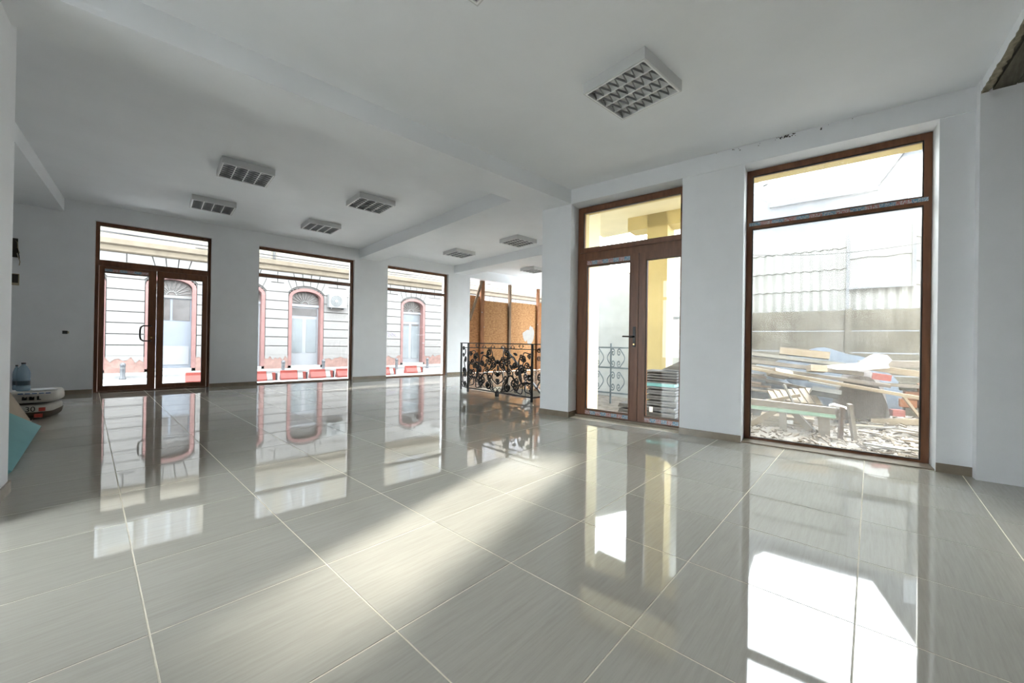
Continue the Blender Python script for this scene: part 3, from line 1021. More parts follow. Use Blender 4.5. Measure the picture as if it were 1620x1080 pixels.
def motif(cx, w):
    """symmetrical scroll composition w wide about cx"""
    it = []
    for s in (-1, 1):
        it += [(ME_C, cx + s * 0.12 * w, 0.22, s * 0.26, 0.26, s * 1.2),
               (ME_S, cx + s * 0.13 * w, 0.50, s * 0.34, 0.46, s * -0.25),
               (ME_C, cx + s * 0.30 * w, 0.36, s * -0.34, 0.40, s * 0.5),
               (ME_S, cx + s * 0.31 * w, 0.68, s * 0.30, 0.40, s * 0.8),
               (ME_C, cx + s * 0.43 * w, 0.22, s * 0.24, 0.26, s * -0.6),
               (ME_C, cx + s * 0.44 * w, 0.52, s * -0.28, 0.34, s * 0.1),
               (ME_C, cx + s * 0.12 * w, 0.81, s * 0.26, 0.22, s * -0.5),
               (ME_S, cx + s * 0.22 * w, 0.16, s * 0.16, 0.30, s * 1.5),
               (ME_C, cx + s * 0.40 * w, 0.80, s * 0.22, 0.22, s * 0.9),
               (ME_C, cx + s * 0.22 * w, 0.955, s * 0.10, 0.12, s * 1.57),
               (ME_L, cx + s * 0.20 * w, 0.58, 0.13, 0.15, s * 0.9),
               (ME_L, cx + s * 0.36 * w, 0.52, 0.14, 0.14, s * -0.7),
               (ME_L, cx + s * 0.26 * w, 0.82, 0.12, 0.13, s * 0.3),
               (ME_L, cx + s * 0.38 * w, 0.30, 0.11, 0.12, s * -1.1),
               (ME_R, cx + s * 0.30 * w, 0.47, 0.07, 0.07, 0),
               (ME_C, cx + s * 0.05 * w, 0.36, s * -0.24, 0.30, s * 0.3),
               (ME_C, cx + s * 0.06 * w, 0.62, s * 0.24, 0.28, s * -0.2),
               (ME_S, cx + s * 0.23 * w, 0.42, s * -0.26, 0.40, s * -0.7),
               (ME_C, cx + s * 0.22 * w, 0.70, s * 0.26, 0.30, s * 1.9),
               (ME_S, cx + s * 0.37 * w, 0.66, s * -0.24, 0.36, s * -0.2),
               (ME_C, cx + s * 0.33 * w, 0.18, s * -0.24, 0.24, s * 1.0),
               (ME_C, cx + s * 0.47 * w, 0.70, s * -0.2, 0.30, s * 0.2),
               (ME_C, cx + s * 0.47 * w, 0.36, s * -0.18, 0.26, s * -0.2),
               (ME_C, cx + s * 0.34 * w, 0.955, s * 0.10, 0.14, s * -1.57),
               (ME_C, cx + s * 0.08 * w, 0.955, s * 0.10, 0.14, s * 1.57)]
    for s in (-1, 1):
        it += [(ME_C, cx + s * 0.20 * w, 0.30, s * 0.44, 0.42, s * 1.4), (ME_C, cx + s * 0.38 * w, 0.42, s * 0.40, 0.46, s * -0.9), (ME_S, cx + s * 0.10 * w, 0.72, s * -0.36, 0.40, s * 0.9)]
    it += [(ME_R, cx, 0.66, 0.09, 0.09, 0), (ME_R, cx, 0.42, 0.08, 0.09, 0), (ME_L, cx, 0.54, 0.14, 0.14, 1.57), (ME_L, cx, 0.28, 0.12, 0.13, 1.57),
           (ME_C, cx - 0.06, 0.13, 0.14, 0.15, 1.57), (ME_C, cx + 0.06, 0.13, -0.14, 0.15, -1.57)]
    return it


CA, CB_, CC, CD = (4.955, 7.03), (4.83, 6.60), (4.85, 4.745), (5.28, 4.72)
rail_panel(CA, CB_, [(ME_C, 0.2, 0.25, 0.3, 0.34, 0), (ME_S, 0.22, 0.55, 0.3, 0.4, 0.2), (ME_C, 0.2, 0.83, -0.26, 0.24, 0), (ME_L, 0.25, 0.42, 0.16, 0.18, 1.2), (ME_C, 0.32, 0.14, 0.14, 0.14, 1.5), (ME_C, 0.1, 0.14, 0.14, 0.14, -1.5)], (0.0,))
rail_panel(CB_, CC, motif(0.93, 1.86), (0.0, 1.84))
rail_panel(CC, CD, [(ME_C, 0.2, 0.25, 0.3, 0.34, 0), (ME_S, 0.22, 0.55, 0.3, 0.4, 0.2), (ME_C, 0.2, 0.83, -0.26, 0.24, 0), (ME_C, 0.32, 0.14, 0.14, 0.14, 1.5)], (0.42,))
obj('foot', MB().box(4.825, 4.875, 5.66, 5.72, 0.0, 0.07), IRON, rail)


# ------------------------------------------------------------------ ceiling luminaires
def luminaire(detail=True):
    """0.61 m square louvre fitting, origin at the ceiling, hanging down 0.085"""
    W, Hh, t = 0.305, 0.085, 0.012
    r_ = bpy.data.objects.new('ceiling_light', None); COL.objects.link(r_)
    ORG[r_.name] = Vector((0, 0, 0))
    mb = MB()
    mb.box(-W, W, -W, W, -0.006, 0.0)
    for s in (-1, 1):
        mb.box(s * W - (t if s > 0 else 0), s * W + (t if s < 0 else 0), -W, W, -Hh, -0.006)
        mb.box(-W + t, W - t, s * W - (t if s > 0 else 0), s * W + (t if s < 0 else 0), -Hh, -0.006)
    obj('housing', mb, LAMP_BODY, r_, loc=(0, 0, 0))
    mb = MB()
    for s in (-1, 1):
        mb.box(s * (W - 0.018) - 0.006, s * (W - 0.018) + 0.006, -W + t, W - t, -Hh - 0.003, -Hh + 0.012)
        mb.box(-W + 0.024, W - 0.024, s * (W - 0.018) - 0.006, s * (W - 0.018) + 0.006, -Hh - 0.003, -Hh + 0.012)
    obj('bright_rim', mb, LAMP_REFL, r_, loc=(0, 0, 0))
    iw = W - 0.024
    cw = 2 * iw / 4
    for k in range(4):
        xc = -iw + cw * (k + 0.5)
        # curved mirror trough
        mb = MB()
        n = 8
        base = 0
        for yy in (-iw, iw):
            for i in range(n + 1):
                w = math.pi * i / n
                mb.v.append((xc - cw * 0.485 * math.cos(w), yy, -Hh + 0.012 + 0.055 * math.sin(w)))
        for i in range(n):
            mb.f.append((i, i + 1, i + n + 2, i + n + 1))
        obj('reflector_trough', mb, LAMP_REFL, r_, loc=(0, 0, 0), smooth=True)
        obj('fluorescent_tube', MB().tube([(xc, -iw + 0.02, -0.042), (xc, iw - 0.02, -0.042)], 0.012, 8), LAMP_TUBE, r_, loc=(0, 0, 0), smooth=True)
        obj('tube_socket', MB().box(xc - 0.012, xc + 0.012, iw - 0.03, iw - 0.004, -0.06, -0.02), BLACK, r_, loc=(0, 0, 0))
    for k in range(1, 4):
        xc = -iw + cw * k
        obj('louvre_divider', MB().prism([(xc - 0.006, -Hh + 0.004), (xc + 0.006, -Hh + 0.004), (xc + 0.002, -Hh + 0.045), (xc - 0.002, -Hh + 0.045)], lambda a, b, t_: (a, t_, b), iw, -iw), LAMP_REFL, r_, loc=(0, 0, 0))
    # zig-zag louvre blades
    nb = 14
    if detail:
        L = math.hypot(cw * 0.94, 2 * iw / nb)
        me = MB().box(-L / 2, L / 2, -0.0022, 0.0022, -0.008, 0.008).mesh('blade', LAMP_LAM)
        for k in range(4):
            xc = -iw + cw * (k + 0.5)
            for j in range(nb):
                y = -iw + 2 * iw / nb * (j + 0.5)
                a = math.atan2(2 * iw / nb, cw * 0.94) * (1 if j % 2 else -1)
                inst('louvre_blade', me, r_, Matrix.Translation((xc, y, -Hh + 0.013)) @ Matrix.Rotation(a, 4, 'Z'))
    else:
        for k in range(4):
            xc = -iw + cw * (k + 0.5)
            mb = MB()
            for j in range(nb):
                y = -iw + 2 * iw / nb * (j + 0.5)
                a = math.atan2(2 * iw / nb, cw * 0.94) * (1 if j % 2 else -1)
                L = math.hypot(cw * 0.94, 2 * iw / nb)
                mb.obox((xc, y, -Hh + 0.013), (L, 0.0036, 0.014), Matrix.Rotation(a, 3, 'Z'))
            obj('louvre_row', mb, LAMP_LAM, r_, loc=(0, 0, 0))
    return r_


GL = 'surface-mounted louvre lights on the ceiling'
lampA = luminaire(True)
lampA.location = (2.86, 1.71, Z_NEAR)
lampA.rotation_euler.z = math.radians(-2.0)
lampA.scale = (0.915, 0.915, 1.05)
tag(lampA, 'square unlit louvre ceiling light facing the balcony door', 'ceiling light', GL)
c = copy_tree(lampA)
c.location = (1.15, 1.66, Z_NEAR)
c['label'] = 'square unlit louvre ceiling light above the middle of the near floor'
proto = luminaire(False)
spots = [((0.93, 6.66), 'unlit louvre ceiling light in front of the double door, nearer the deep beam'),
         ((0.74, 8.70), 'unlit louvre ceiling light nearest the double street door'),
         ((2.71, 6.60), 'unlit louvre ceiling light in front of the wide shop window, nearer the deep beam'),
         ((2.53, 8.69), 'unlit louvre ceiling light nearest the wide shop window'),
         ((6.18, 6.58), 'unlit louvre ceiling light over the railing, nearer the deep beam'),
         ((5.94, 8.60), 'unlit louvre ceiling light nearest the shop window beside the boarded opening'),
         ((8.95, 8.78), 'unlit louvre ceiling light nearest the boarded opening')]
for i, ((x, y), lab) in enumerate(spots):
    o = proto if i == 0 else copy_tree(proto)
    o.location = (x, y, Z_FAR)
    tag(o, lab, 'ceiling light', GL)

# ------------------------------------------------------------------ small things on the far wall
r = root('wall_socket', (-1.142, YI, 1.089), 'small black wall socket beside the double door', 'socket')
obj('socket_box', MB().box(-1.185, -1.10, YI - 0.012, YI, 1.055, 1.125), PAINT, r)
obj('socket_insert', MB().box(-1.172, -1.112, YI - 0.02, YI - 0.011, 1.062, 1.118), BLACK, r)
obj('screw_tab', MB().box(-1.112, -1.096, YI - 0.018, YI - 0.011, 1.07, 1.11), SWP, r)
r = root('junction_box', (-1.70, YI, 2.46), 'open dark electrical box with loose wires high on the wall', 'electrical box')
obj('box_cavity', MB().box(-1.76, -1.675, YI - 0.025, YI, 2.31, 2.62), JBOX, r)
for k in range(3):
    z = 2.58 - 0.1 * k
    obj('loose_wire', MB().tube([(-1.70 + .01 * k, YI - 0.02, z), (-1.672, YI - 0.06, z - 0.03), (-1.668 + 0.012 * k, YI - 0.05, z - 0.14), (-1.655, YI - 0.03, z - 0.2)], 0.006, 6), SWP if k != 1 else WIRE, r, smooth=True)
r = root('switch_plate', (-1.69, YI, 1.96), 'uncovered beige switch box on the wall below the open electrical box', 'switch')
obj('switch_back', MB().box(-1.75, -1.655, YI - 0.012, YI, 1.85, 2.04), SWP, r)
obj('switch_cavity', MB().box(-1.735, -1.665, YI - 0.02, YI - 0.011, 1.89, 2.03), JBOX, r)

# ------------------------------------------------------------------ building bags, bottles and boards by the left wall
def bag(name, cx, cy, z0, lx, ly, hz, yaw, seed, m):
    """stuffed paper sack: superellipsoid with sagging sides"""
    rnd = random.Random(seed)
    mb = MB()
    nu, nv = 28, 10
    ph = [rnd.uniform(0, 6.28) for _ in range(4)]
    Rz = Matrix.Rotation(yaw, 3, 'Z')
    for j in range(nv + 1):
        v = -math.pi / 2 + math.pi * j / nv
        cz = math.copysign(abs(math.sin(v)) ** 0.6, math.sin(v))
        cr_ = abs(math.cos(v)) ** 0.35
        for i in range(nu):
            u = 2 * math.pi * i / nu
            ex = math.copysign(abs(math.cos(u)) ** 0.35, math.cos(u))
            ey = math.copysign(abs(math.sin(u)) ** 0.35, math.sin(u))
            w = 1 + 0.03 * math.sin(3 * u + ph[0]) + 0.02 * math.sin(5 * u + ph[1] + 2 * v)
            p = Vector((ex * cr_ * lx / 2 * w, ey * cr_ * ly / 2 * w, 0))
            z = z0 + hz / 2 + cz * hz / 2 * (1 + 0.06 * math.sin(2 * u + ph[2]))
            z = max(z, z0)
            q = Rz @ p
            mb.v.append((cx + q.x, cy + q.y, z))
    for j in range(nv):
        for i in range(nu):
            a = j * nu + i; b_ = j * nu + (i + 1) % nu
            mb.f.append((a, b_, b_ + nu, a + nu))
    return mb


YAWB = math.radians(-6)
bx, by = -1.085, 7.72
b1 = root('cement_bag', (bx, by, 0), 'white and brown paper building bag printed 30 under another bag', 'bag', 'stacked paper building bags')
obj('sack', bag('s', bx, by, 0.0, 0.36, 0.62, 0.19, YAWB, 3, BAGW), BAGW, b1, smooth=True)
Rb = Matrix.Rotation(YAWB, 3, 'Z')


def onbag(x, z, out=0.322):
    q = Rb @ Vector((x, -out, 0))
    return (bx + q.x, by + q.y, z)


mb = bag('s', bx, by, 0.003, 0.370, 0.632, 0.187, YAWB, 3, BAGB)
# keep only the lower part of the sack as the brown printed band
keep = [f_ for f_ in mb.f if all(mb.v[i][2] < 0.105 for i in f_)]
mb.f = keep
obj('brown_band', mb, BAGB, b1, smooth=True)
me = text_mesh('30', 0.085)
me.materials.append(INK)
o = inst('printed_number', me, b1, Matrix.Translation(Vector(onbag(0.035, 0.108, 0.338)) - org_of(b1)) @ Matrix.Rotation(YAWB, 4, 'Z') @ Matrix.Rotation(math.pi / 2, 4, 'X'))
for x, z, w, h in ((0.128, 0.130, 0.05, 0.042), (0.10, 0.055, 0.065, 0.042)):
    obj('printed_emblem', MB().prism([(x - w / 2, z - h / 2), (x + w / 2, z - h / 2), (x + w / 2, z + h / 2), (x - w / 2, z + h / 2)], lambda a, b, t: onbag(a, b, t), 0.318, 0.340), INKR, b1)
b2 = root('cement_bag', (bx, by, 0.21), 'white paper building bag with dark lettering lying on top of another bag', 'bag', 'stacked paper building bags')
bx2, by2 = bx + 0.012, by + 0.005
obj('sack', bag('s', bx2, by2, 0.191, 0.40, 0.64, 0.155, YAWB + 0.05, 9, BAGW), BAGW, b2, smooth=True)
for x, z, w, h in ((-0.012, 0.268, 0.034, 0.040), (0.046, 0.268, 0.036, 0.040)):
    obj('printed_letter', MB().prism([(x - w / 2, z - h / 2), (x + w / 2, z - h / 2), (x + w / 2, z + h / 2), (x + w * .15, z + h * .1), (x - w * .1, z + h / 2), (x - w / 2, z + h / 2)], lambda a, b, t: onbag(a, b, t), 0.325, 0.345), INK, b2)
x = 0.088
obj('printed_letter', MB().prism([(x, 0.246), (x + 0.03, 0.246), (x + 0.03, 0.254), (x + 0.012, 0.254), (x + 0.012, 0.290), (x, 0.290)], lambda a, b, t: onbag(a, b, t), 0.318, 0.343), INK, b2)
for k in range(5):
    x = -0.07 + 0.055 * k
    obj('blue_print_line', MB().prism([(x, 0.318), (x + 0.04, 0.318), (x + 0.04, 0.328), (x, 0.328)], lambda a, b, t: onbag(a, b, t), 0.295, 0.315), INKB, b2)
obj('paper_sheet', MB().obox((bx + 0.06, by - 0.06, 0.3495), (0.2, 0.28, 0.004), Matrix.Rotation(0.3, 3, 'Z')), PAPER)
tag(bpy.data.objects['paper_sheet'], 'folded white paper lying on top of the building bags', 'paper')


def bottle(x, y, z, R_, Hh, label, name='water_bottle'):
    r_ = root(name, (x, y, z), label, 'bottle', 'plastic bottles on the building bags')
    prof = [(R_ * .85, 0), (R_, 0.012), (R_, Hh * .12), (R_ * .96, Hh * .14), (R_, Hh * .16), (R_, Hh * .40), (R_ * .95, Hh * .44), (R_, Hh * .48), (R_, Hh * .62), (R_ * .9, Hh * .72), (R_ * .55, Hh * .86), (R_ * .3, Hh * .91), (R_ * .28, Hh * .955)]
    obj('bottle_body', MB().lathe(prof, (x, y, z), 20), BOTTLE, r_, smooth=True)
    obj('bottle_cap', MB().lathe([(R_ * .34, Hh * .95), (R_ * .34, Hh)], (x, y, z), 14), CAP, r_)
    obj('bottle_label', MB().lathe([(R_ * 1.01, Hh * .20), (R_ * 1.01, Hh * .36)], (x, y, z), 20), LABELM, r_)
    return r_


bottle(bx - 0.085, by - 0.15, 0.347, 0.058, 0.345, 'big clear water bottle with dark label standing on the building bags')
bottle(bx - 0.165, by + 0.02, 0.347, 0.034, 0.31, 'slim clear bottle standing behind the big water bottle')
# leaning boards: beige board against the left column's far side, teal foam sheet in front of it
def lean_sheet(name, P, th, m, label, cat):
    a, b_, c_, d_ = (Vector(p) for p in P)
    n = (b_ - a).cross(d_ - a).normalized() * th
    mb = MB().quad_box([a, b_, c_, d_, a + n, b_ + n, c_ + n, d_ + n])
    o_ = obj(name, mb, m)
    return tag(o_, label, cat)


lean_sheet('fibre_board', [(-1.02, 4.55, 0.0), (-1.06, 7.20, 0.0), (-1.36, 7.05, 0.74), (-1.33, 4.42, 0.74)], 0.018, BEIGE, 'beige fibreboard sheet leaning behind the teal foam sheet', 'board')
lean_sheet('foam_sheet', [(-0.78, 4.62, 0.0), (-0.93, 6.74, 0.0), (-1.165, 6.50, 0.24), (-1.015, 4.40, 0.24)], 0.03, TEALS, 'teal foam insulation sheet leaning beside the building bags', 'sheet')

# ------------------------------------------------------------------ street
ZS = -0.15
mb = MB().box(-40, 60, 10.66, 15.55, ZS - 0.3, ZS)
tag(obj('ground_street', mb, ASPH), 'pale asphalt street outside the shop windows', 'street', kind='structure')
mb = MB().box(-40, 60, 15.55, 17.4, ZS - 0.3, ZS + 0.06)
tag(obj('ground_pavement', mb, PAVE), 'light pavement along the house opposite', 'pavement', kind='structure')
mb = MB().box(-40, 60, 15.43, 15.55, ZS - 0.1, ZS + 0.08)
tag(obj('trim_2', mb, CURB), 'grey kerb of the pavement opposite', 'kerb', kind='structure')

FY = 17.05
bld = root('street_house', (5, FY, -0.09), 'pale rusticated old town house across the street with arched doorways', 'building')
ZF0 = -0.09
CENT = [-1.72, 0.42, 2.42, 4.47, 6.80, 9.15, 11.45, 13.7, 16.0, 18.3]
HW = 0.63
XA, XB = -14.0, 34.0
mb = MB()
x = XA
edges = [XA] + [e for c_ in CENT for e in (c_ - HW, c_ + HW)] + [XB]
mb.box(XA, XB, FY + 0.32, FY + 0.7, ZF0, 3.3)
for i in range(0, len(edges), 2):
    mb.box(edges[i], edges[i + 1], FY, FY + 0.32, ZF0, 3.3)
mb.box(XA, XB, FY, FY + 0.7, 3.3, 4.02)
for c_ in CENT:                                            # spandrels over the arches
    pts = [(c_ - HW, 3.3), (c_ - HW, 2.68)]
    for k in range(1, 12):
        w = math.pi * k / 12
        pts.append((c_ - HW * math.cos(w), 2.68 + 0.36 * math.sin(w)))
    pts += [(c_ + HW, 2.68), (c_ + HW, 3.3)]
    n = len(mb.v)
    # build as strip of quads to stay valid
    arc = pts[1:-1]
    for k in range(len(arc) - 1):
        (p0, q0), (p1, q1) = arc[k], arc[k + 1]
        mb.box(min(p0, p1), max(p0, p1), FY, FY + 0.32, 3.0 if False else max(q0, q1), 3.3)
obj('ground_floor_wall', mb, STUCCO_J, bld)
mb = MB().box(XA, XB, FY - 0.02, FY + 0.7, 4.02, 6.75)
upper = obj('upper_wall', mb, CREAM, bld)
mb = MB().prism([(FY - 0.30, 3.98), (FY - 0.26, 3.84), (FY - 0.12, 3.80), (FY - 0.10, 3.66), (FY - 0.03, 3.62), (FY + 0.1, 3.62), (FY + 0.1, 4.03)], lambda a, b, t: (t, a, b), XA, XB)
obj('cornice', mb, TAN, bld)
mb = MB().prism([(FY - 0.45, 6.75), (FY - 0.2, 6.55), (FY + 0.7, 6.5), (FY + 0.7, 6.8)], lambda a, b, t: (t, a, b), XA, XB)
obj('eaves_cornice', mb, TAN, bld)
obj('roof', MB().prism([(FY - 0.5, 6.75), (FY + 6, 8.3), (FY + 12, 6.75)], lambda a, b, t: (t, a, b), XA, XB), ROOF, bld)

# rusticated blocks
ZJ = [0.44 + 0.345 * k for k in range(8)]
for i in range(0, len(edges), 2):
    e0, e1 = edges[i] + 0.02, edges[i + 1] - 0.02
    if e1 - e0 > 3: 
        e0, e1 = (e1 - 1.4, e1) if i == 0 else (e0, e0 + 1.4)
    obj('plinth', MB().box(e0 - 0.02, e1 + 0.02, FY - 0.05, FY, ZF0, 0.40), PINK_D, bld)
    # broken plaster above the plinth
    pts = [(e0, 0.16)]
    nn = 9
    for k in range(nn + 1):
        pts.append((e0 + (e1 - e0) * k / nn, 0.30 + random.uniform(-0.10, 0.10)))
    pts.append((e1, 0.16))
    for k in range(nn):
        (p0, q0), (p1, q1) = pts[1 + k], pts[2 + k]
        obj('plaster_flake', MB().prism([(p0, q0), (p1, q1), (p1, 0.435), (p0, 0.435)], lambda a, b, t: (a, t, b), FY - 0.062, FY - 0.03), STUCCO, bld)
    for k in range(7):
        z0, z1 = ZJ[k], ZJ[k + 1] - 0.028
        obj('stone_block', MB().box(e0, e1, FY - 0.045, FY + 0.01, z0, z1), STUCCO, bld)
    # two courses above the springing, split in blocks
    mid = (e0 + e1) / 2
    for z0, z1, parts in ((ZJ[7], 3.17, 1), (3.20, 3.60, 2)):
        ww = (e1 - e0 - 0.0) / parts
        for q in range(parts):
            obj('stone_block', MB().box(e0 + ww * q + 0.013, e0 + ww * (q + 1) - 0.013, FY - 0.045, FY + 0.01, z0, z1), STUCCO, bld)
for c_ in CENT:
    # voussoirs
    nv = 7
    for k in range(nv):
        w0 = math.radians(18 + 144 / nv * k + 1.0)
        w1 = math.radians(18 + 144 / nv * (k + 1) - 1.0)
        P4 = []
        for w, rr in ((w0, 0), (w1, 0), (w1, 1), (w0, 1)):
            xi = c_ - 0.70 * math.cos(w)
            zi = 2.72 + 0.44 * math.sin(w)
            if rr:
                s_ = (3.60 - zi)
                xi = xi - math.cos(w) * 0.9 * s_ * (0.55)
                zi = 3.60
            P4.append((xi, zi))
        obj('voussoir', MB().prism(P4, lambda a, b, t: (a, t, b), FY - 0.047, FY + 0.01), STUCCO, bld)

# doorways
def doorway(c_, kind):
    # pink surround: jambs and arch ring
    mb = MB()
    for s in (-1, 1):
        mb.box(c_ + s * HW - (0.11 if s > 0 else 0.0), c_ + s * HW + (0.11 if s < 0 else 0.0), FY - 0.06, FY + 0.24, ZF0 + 0.1, 2.68)
    n = 14
    for k in range(n):
        w0, w1 = math.pi * k / n, math.pi * (k + 1) / n
        P4 = [(c_ - (HW - 0.11) * math.cos(w0), 2.68 + 0.26 * math.sin(w0)), (c_ - (HW - 0.11) * math.cos(w1), 2.68 + 0.26 * math.sin(w1)),
              (c_ - HW * math.cos(w1), 2.68 + 0.37 * math.sin(w1)), (c_ - HW * math.cos(w0), 2.68 + 0.37 * math.sin(w0))]
        mb.prism(P4, lambda a, b, t: (a, t, b), FY - 0.06, FY + 0.24)
    obj('door_surround', mb, PINK, bld)
    obj('doorstep', MB().box(c_ - HW + 0.1, c_ + HW - 0.1, FY - 0.12, FY + 0.25, ZF0, ZF0 + 0.10), PAVE, bld)
    hw = HW - 0.11
    fy = FY + 0.20
    fan = obj('fanlight', MB().prism([(c_ - hw, 2.40)] + [(c_ - hw * math.cos(math.pi * k / 10), 2.62 + 0.32 * math.sin(math.pi * k / 10)) for k in range(11)] + [(c_ + hw, 2.40)], lambda a, b, t: (a, t, b), fy + 0.03, fy + 0.06), FAN_D, bld)
    obj('fan_ring', MB().tube([(c_ - 0.12 * math.cos(math.pi * k / 8), fy + 0.01, 2.44 + 0.12 * math.sin(math.pi * k / 8)) for k in range(9)], 0.02, 6), GRILLE, fan)
    for k in range(11):
        w = math.pi * (k + 0.5) / 11
        p0 = (c_ - 0.12 * math.cos(w), fy + 0.01, 2.44 + 0.12 * math.sin(w))
        p1 = (c_ - (hw - 0.03) * math.cos(w), fy + 0.01, 2.46 + 0.44 * math.sin(w))
        obj('spoke', MB().tube([p0, p1], 0.016, 5), GRILLE, fan)
    obj('transom_rail', MB().box(c_ - hw, c_ + hw, fy - 0.02, fy + 0.06, 2.34, 2.43), PVCW if kind != 0 else GRILLE, bld)
    if kind == 0:          # old shop door: dark panes above blue-grey panels
        d_ = obj('house_door', MB().box(c_ - hw, c_ + hw, fy + 0.05, fy + 0.10, ZF0 + 0.1, 2.34), PVCG, bld)
        for s in (-1, 1):
            obj('door_pane', MB().box(c_ + (0.03 if s > 0 else -hw + 0.04), c_ + (hw - 0.04 if s > 0 else -0.03), fy + 0.035, fy + 0.049, 1.60, 2.31), PANE_D, d_)
        obj('lower_panel', MB().box(c_ - hw + 0.05, c_ + hw - 0.05, fy + 0.035, fy + 0.049, 0.12, 0.74), PVCW, d_)
    else:                  # white double glazed door
        d_ = obj('house_door', MB().box(c_ - hw, c_ + hw, fy + 0.05, fy + 0.10, ZF0 + 0.1, 2.34), PVCW, bld)
        obj('door_pane', MB().box(c_ - hw + 0.06, c_ + hw - 0.06, fy + 0.035, fy + 0.049, 1.98, 2.28), PANE_D if kind == 1 else PANE_L, d_)
        for s in (-1, 1):
            z0 = 0.50 if kind == 1 else 0.2
            obj('door_pane', MB().box(c_ + (0.07 if s > 0 else -hw + 0.07), c_ + (hw - 0.07 if s > 0 else -0.07), fy + 0.035, fy + 0.049, z0, 1.86), PANE_L, d_)
            if kind == 2:
                obj('blind_box', MB().box(c_ + (0.07 if s > 0 else -hw + 0.07), c_ + (hw - 0.07 if s > 0 else -0.07), fy + 0.02, fy + 0.034, 1.78, 1.86), PANE_D, d_)


for i, c_ in enumerate(CENT):
    doorway(c_, {0: 1, 1: 0, 2: 1, 3: 1, 4: 1, 5: 2}.get(i, 1))
# first floor windows (seen mirrored in the floor)
for i, c_ in enumerate(CENT):
    w = 0.56
    f_ = obj('upper_window', frame_rect(MB(), lambda a, d, z: (a, FY - 0.02 + d, z), c_ - w, c_ + w, 4.55, 6.2, 0.07, -0.05, 0.0), PVCW, bld)
    obj('mullion', MB().box(c_ - 0.045, c_ + 0.045, FY - 0.07, FY - 0.02, 4.62, 6.13), PVCW, f_)
    obj('glazing_bar', MB().box(c_ - w + .07, c_ + w - .07, FY - 0.06, FY - 0.02, 5.05, 5.10), PVCW, f_)
    for s in (-1, 1):
        obj('pane', MB().box(c_ + (0.045 if s > 0 else -w + 0.07), c_ + (w - 0.07 if s > 0 else -0.045), FY - 0.035, FY - 0.02, 4.62, 6.13), PANE_D, f_)
    obj('window_surround', frame_rect(MB(), lambda a, d, z: (a, FY - 0.02 + d, z), c_ - w - 0.18, c_ + w + 0.18, 4.42, 6.40, 0.175, -0.04, 0.0), STUCCO, bld)
obj('downpipe', MB().tube([(-1.32 + 4.63, FY - 0.1, 6.5), (-1.32 + 4.63, FY - 0.1, 4.05)], 0.05, 10), ACW, bld, smooth=True)
# graffiti scribble beside the third doorway
gp = []
for k in range(60):
    t = k / 59
    gp.append((7.72 + 0.62 * t + 0.05 * math.sin(26 * t), FY - 0.05, 1.32 + 0.10 * math.sin(31 * t) * (1 - 0.5 * t) + 0.04 * math.sin(11 * t)))
obj('graffiti', MB().tube(gp, 0.011, 4), GRAF, bld)


def ac_unit(x0, x1, z0, z1, label):
    r_ = root('air_conditioner', ((x0 + x1) / 2, FY - 0.05, z0), label, 'air conditioner', 'outdoor air-conditioning units on the house opposite')
    obj('casing', MB().box(x0, x1, FY - 0.36, FY - 0.08, z0, z1), ACW, r_, bevel=0.015)
    cx, cz = x0 + (x1 - x0) * 0.40, (z0 + z1) / 2
    R_ = min(z1 - z0, x1 - x0) * 0.42
    obj('fan_opening', MB().tube([(cx, FY - 0.366, cz), (cx, FY - 0.355, cz)], R_, 28), ACG, r_)
    for k in range(1, 5):
        rr = R_ * k / 4
        obj('grille_ring', MB().tube([(cx + rr * math.cos(w * math.pi / 12), FY - 0.372, cz + rr * math.sin(w * math.pi / 12)) for w in range(25)], 0.006, 4), ACW, r_)
    obj('fan_hub', MB().tube([(cx, FY - 0.374, cz), (cx, FY - 0.366, cz)], R_ * 0.22, 14), ACW, r_)
    for x_ in (x0 + 0.1, x1 - 0.1):
        obj('bracket', MB().box(x_ - 0.02, x_ + 0.02, FY - 0.34, FY - 0.05, z0 - 0.04, z0), ACG, r_)


ac_unit(5.22, 5.93, 2.35, 2.90, 'white air-conditioning unit beside the arched doorway opposite the wide shop window')
ac_unit(-1.05, -0.38, 4.62, 5.30, 'white air-conditioning unit high on the upper floor of the house opposite')
# overhead cables
for k, (z0, sag, yy, xs, xe) in enumerate(((3.98, 0.16, 14.8, -8, 9), (4.08, 0.30, 15.2, -6, 14), (3.86, 0.2, 15.6, 1, 22))):
    pts = [(xs + (xe - xs) * i / 24, FY - 0.02 - 1.3 * math.sin(math.pi * i / 24) * (0.6 + 0.2 * k), z0 + 0.22 - sag * 4 * (i / 24) * (1 - i / 24)) for i in range(25)]
    tag(obj('overhead_cable', MB().tube(pts, 0.013, 5), WIRE), ('black overhead cable sagging in front of the cornice opposite the double door', 'black overhead cable sagging lowest along the house opposite', 'black overhead cable strung opposite the boarded opening')[k], 'cable', 'overhead street cables')


def bollard(x, y, lab):
    r_ = root('bollard', (x, y, ZS), 'dark grey round-topped street bollard ' + lab, 'bollard', 'street bollards')
    obj('bollard_post', MB().lathe([(0.075, 0), (0.075, 0.03), (0.055, 0.06), (0.055, 0.36), (0.065, 0.38), (0.06, 0.42), (0.035, 0.455), (0.005, 0.465)], (x, y, ZS), 14), BOLL, r_, smooth=True)
    obj('bollard_band', MB().lathe([(0.058, 0.29), (0.058, 0.33)], (x, y, ZS), 14), ACG, r_)


for x, y, lab in ((-0.62, 15.2, 'before the pier opposite the double street door'), (3.27, 15.1, 'before the rusticated pier without the air-conditioning unit'), (4.62, 15.3, 'before the white-doored arch beside the air-conditioning unit'),
                  (7.5, 15.3, 'near the scribbled wall pier'), (8.9, 15.2, 'before the arched door beside the scribbled pier')):
    bollard(x, y, lab)


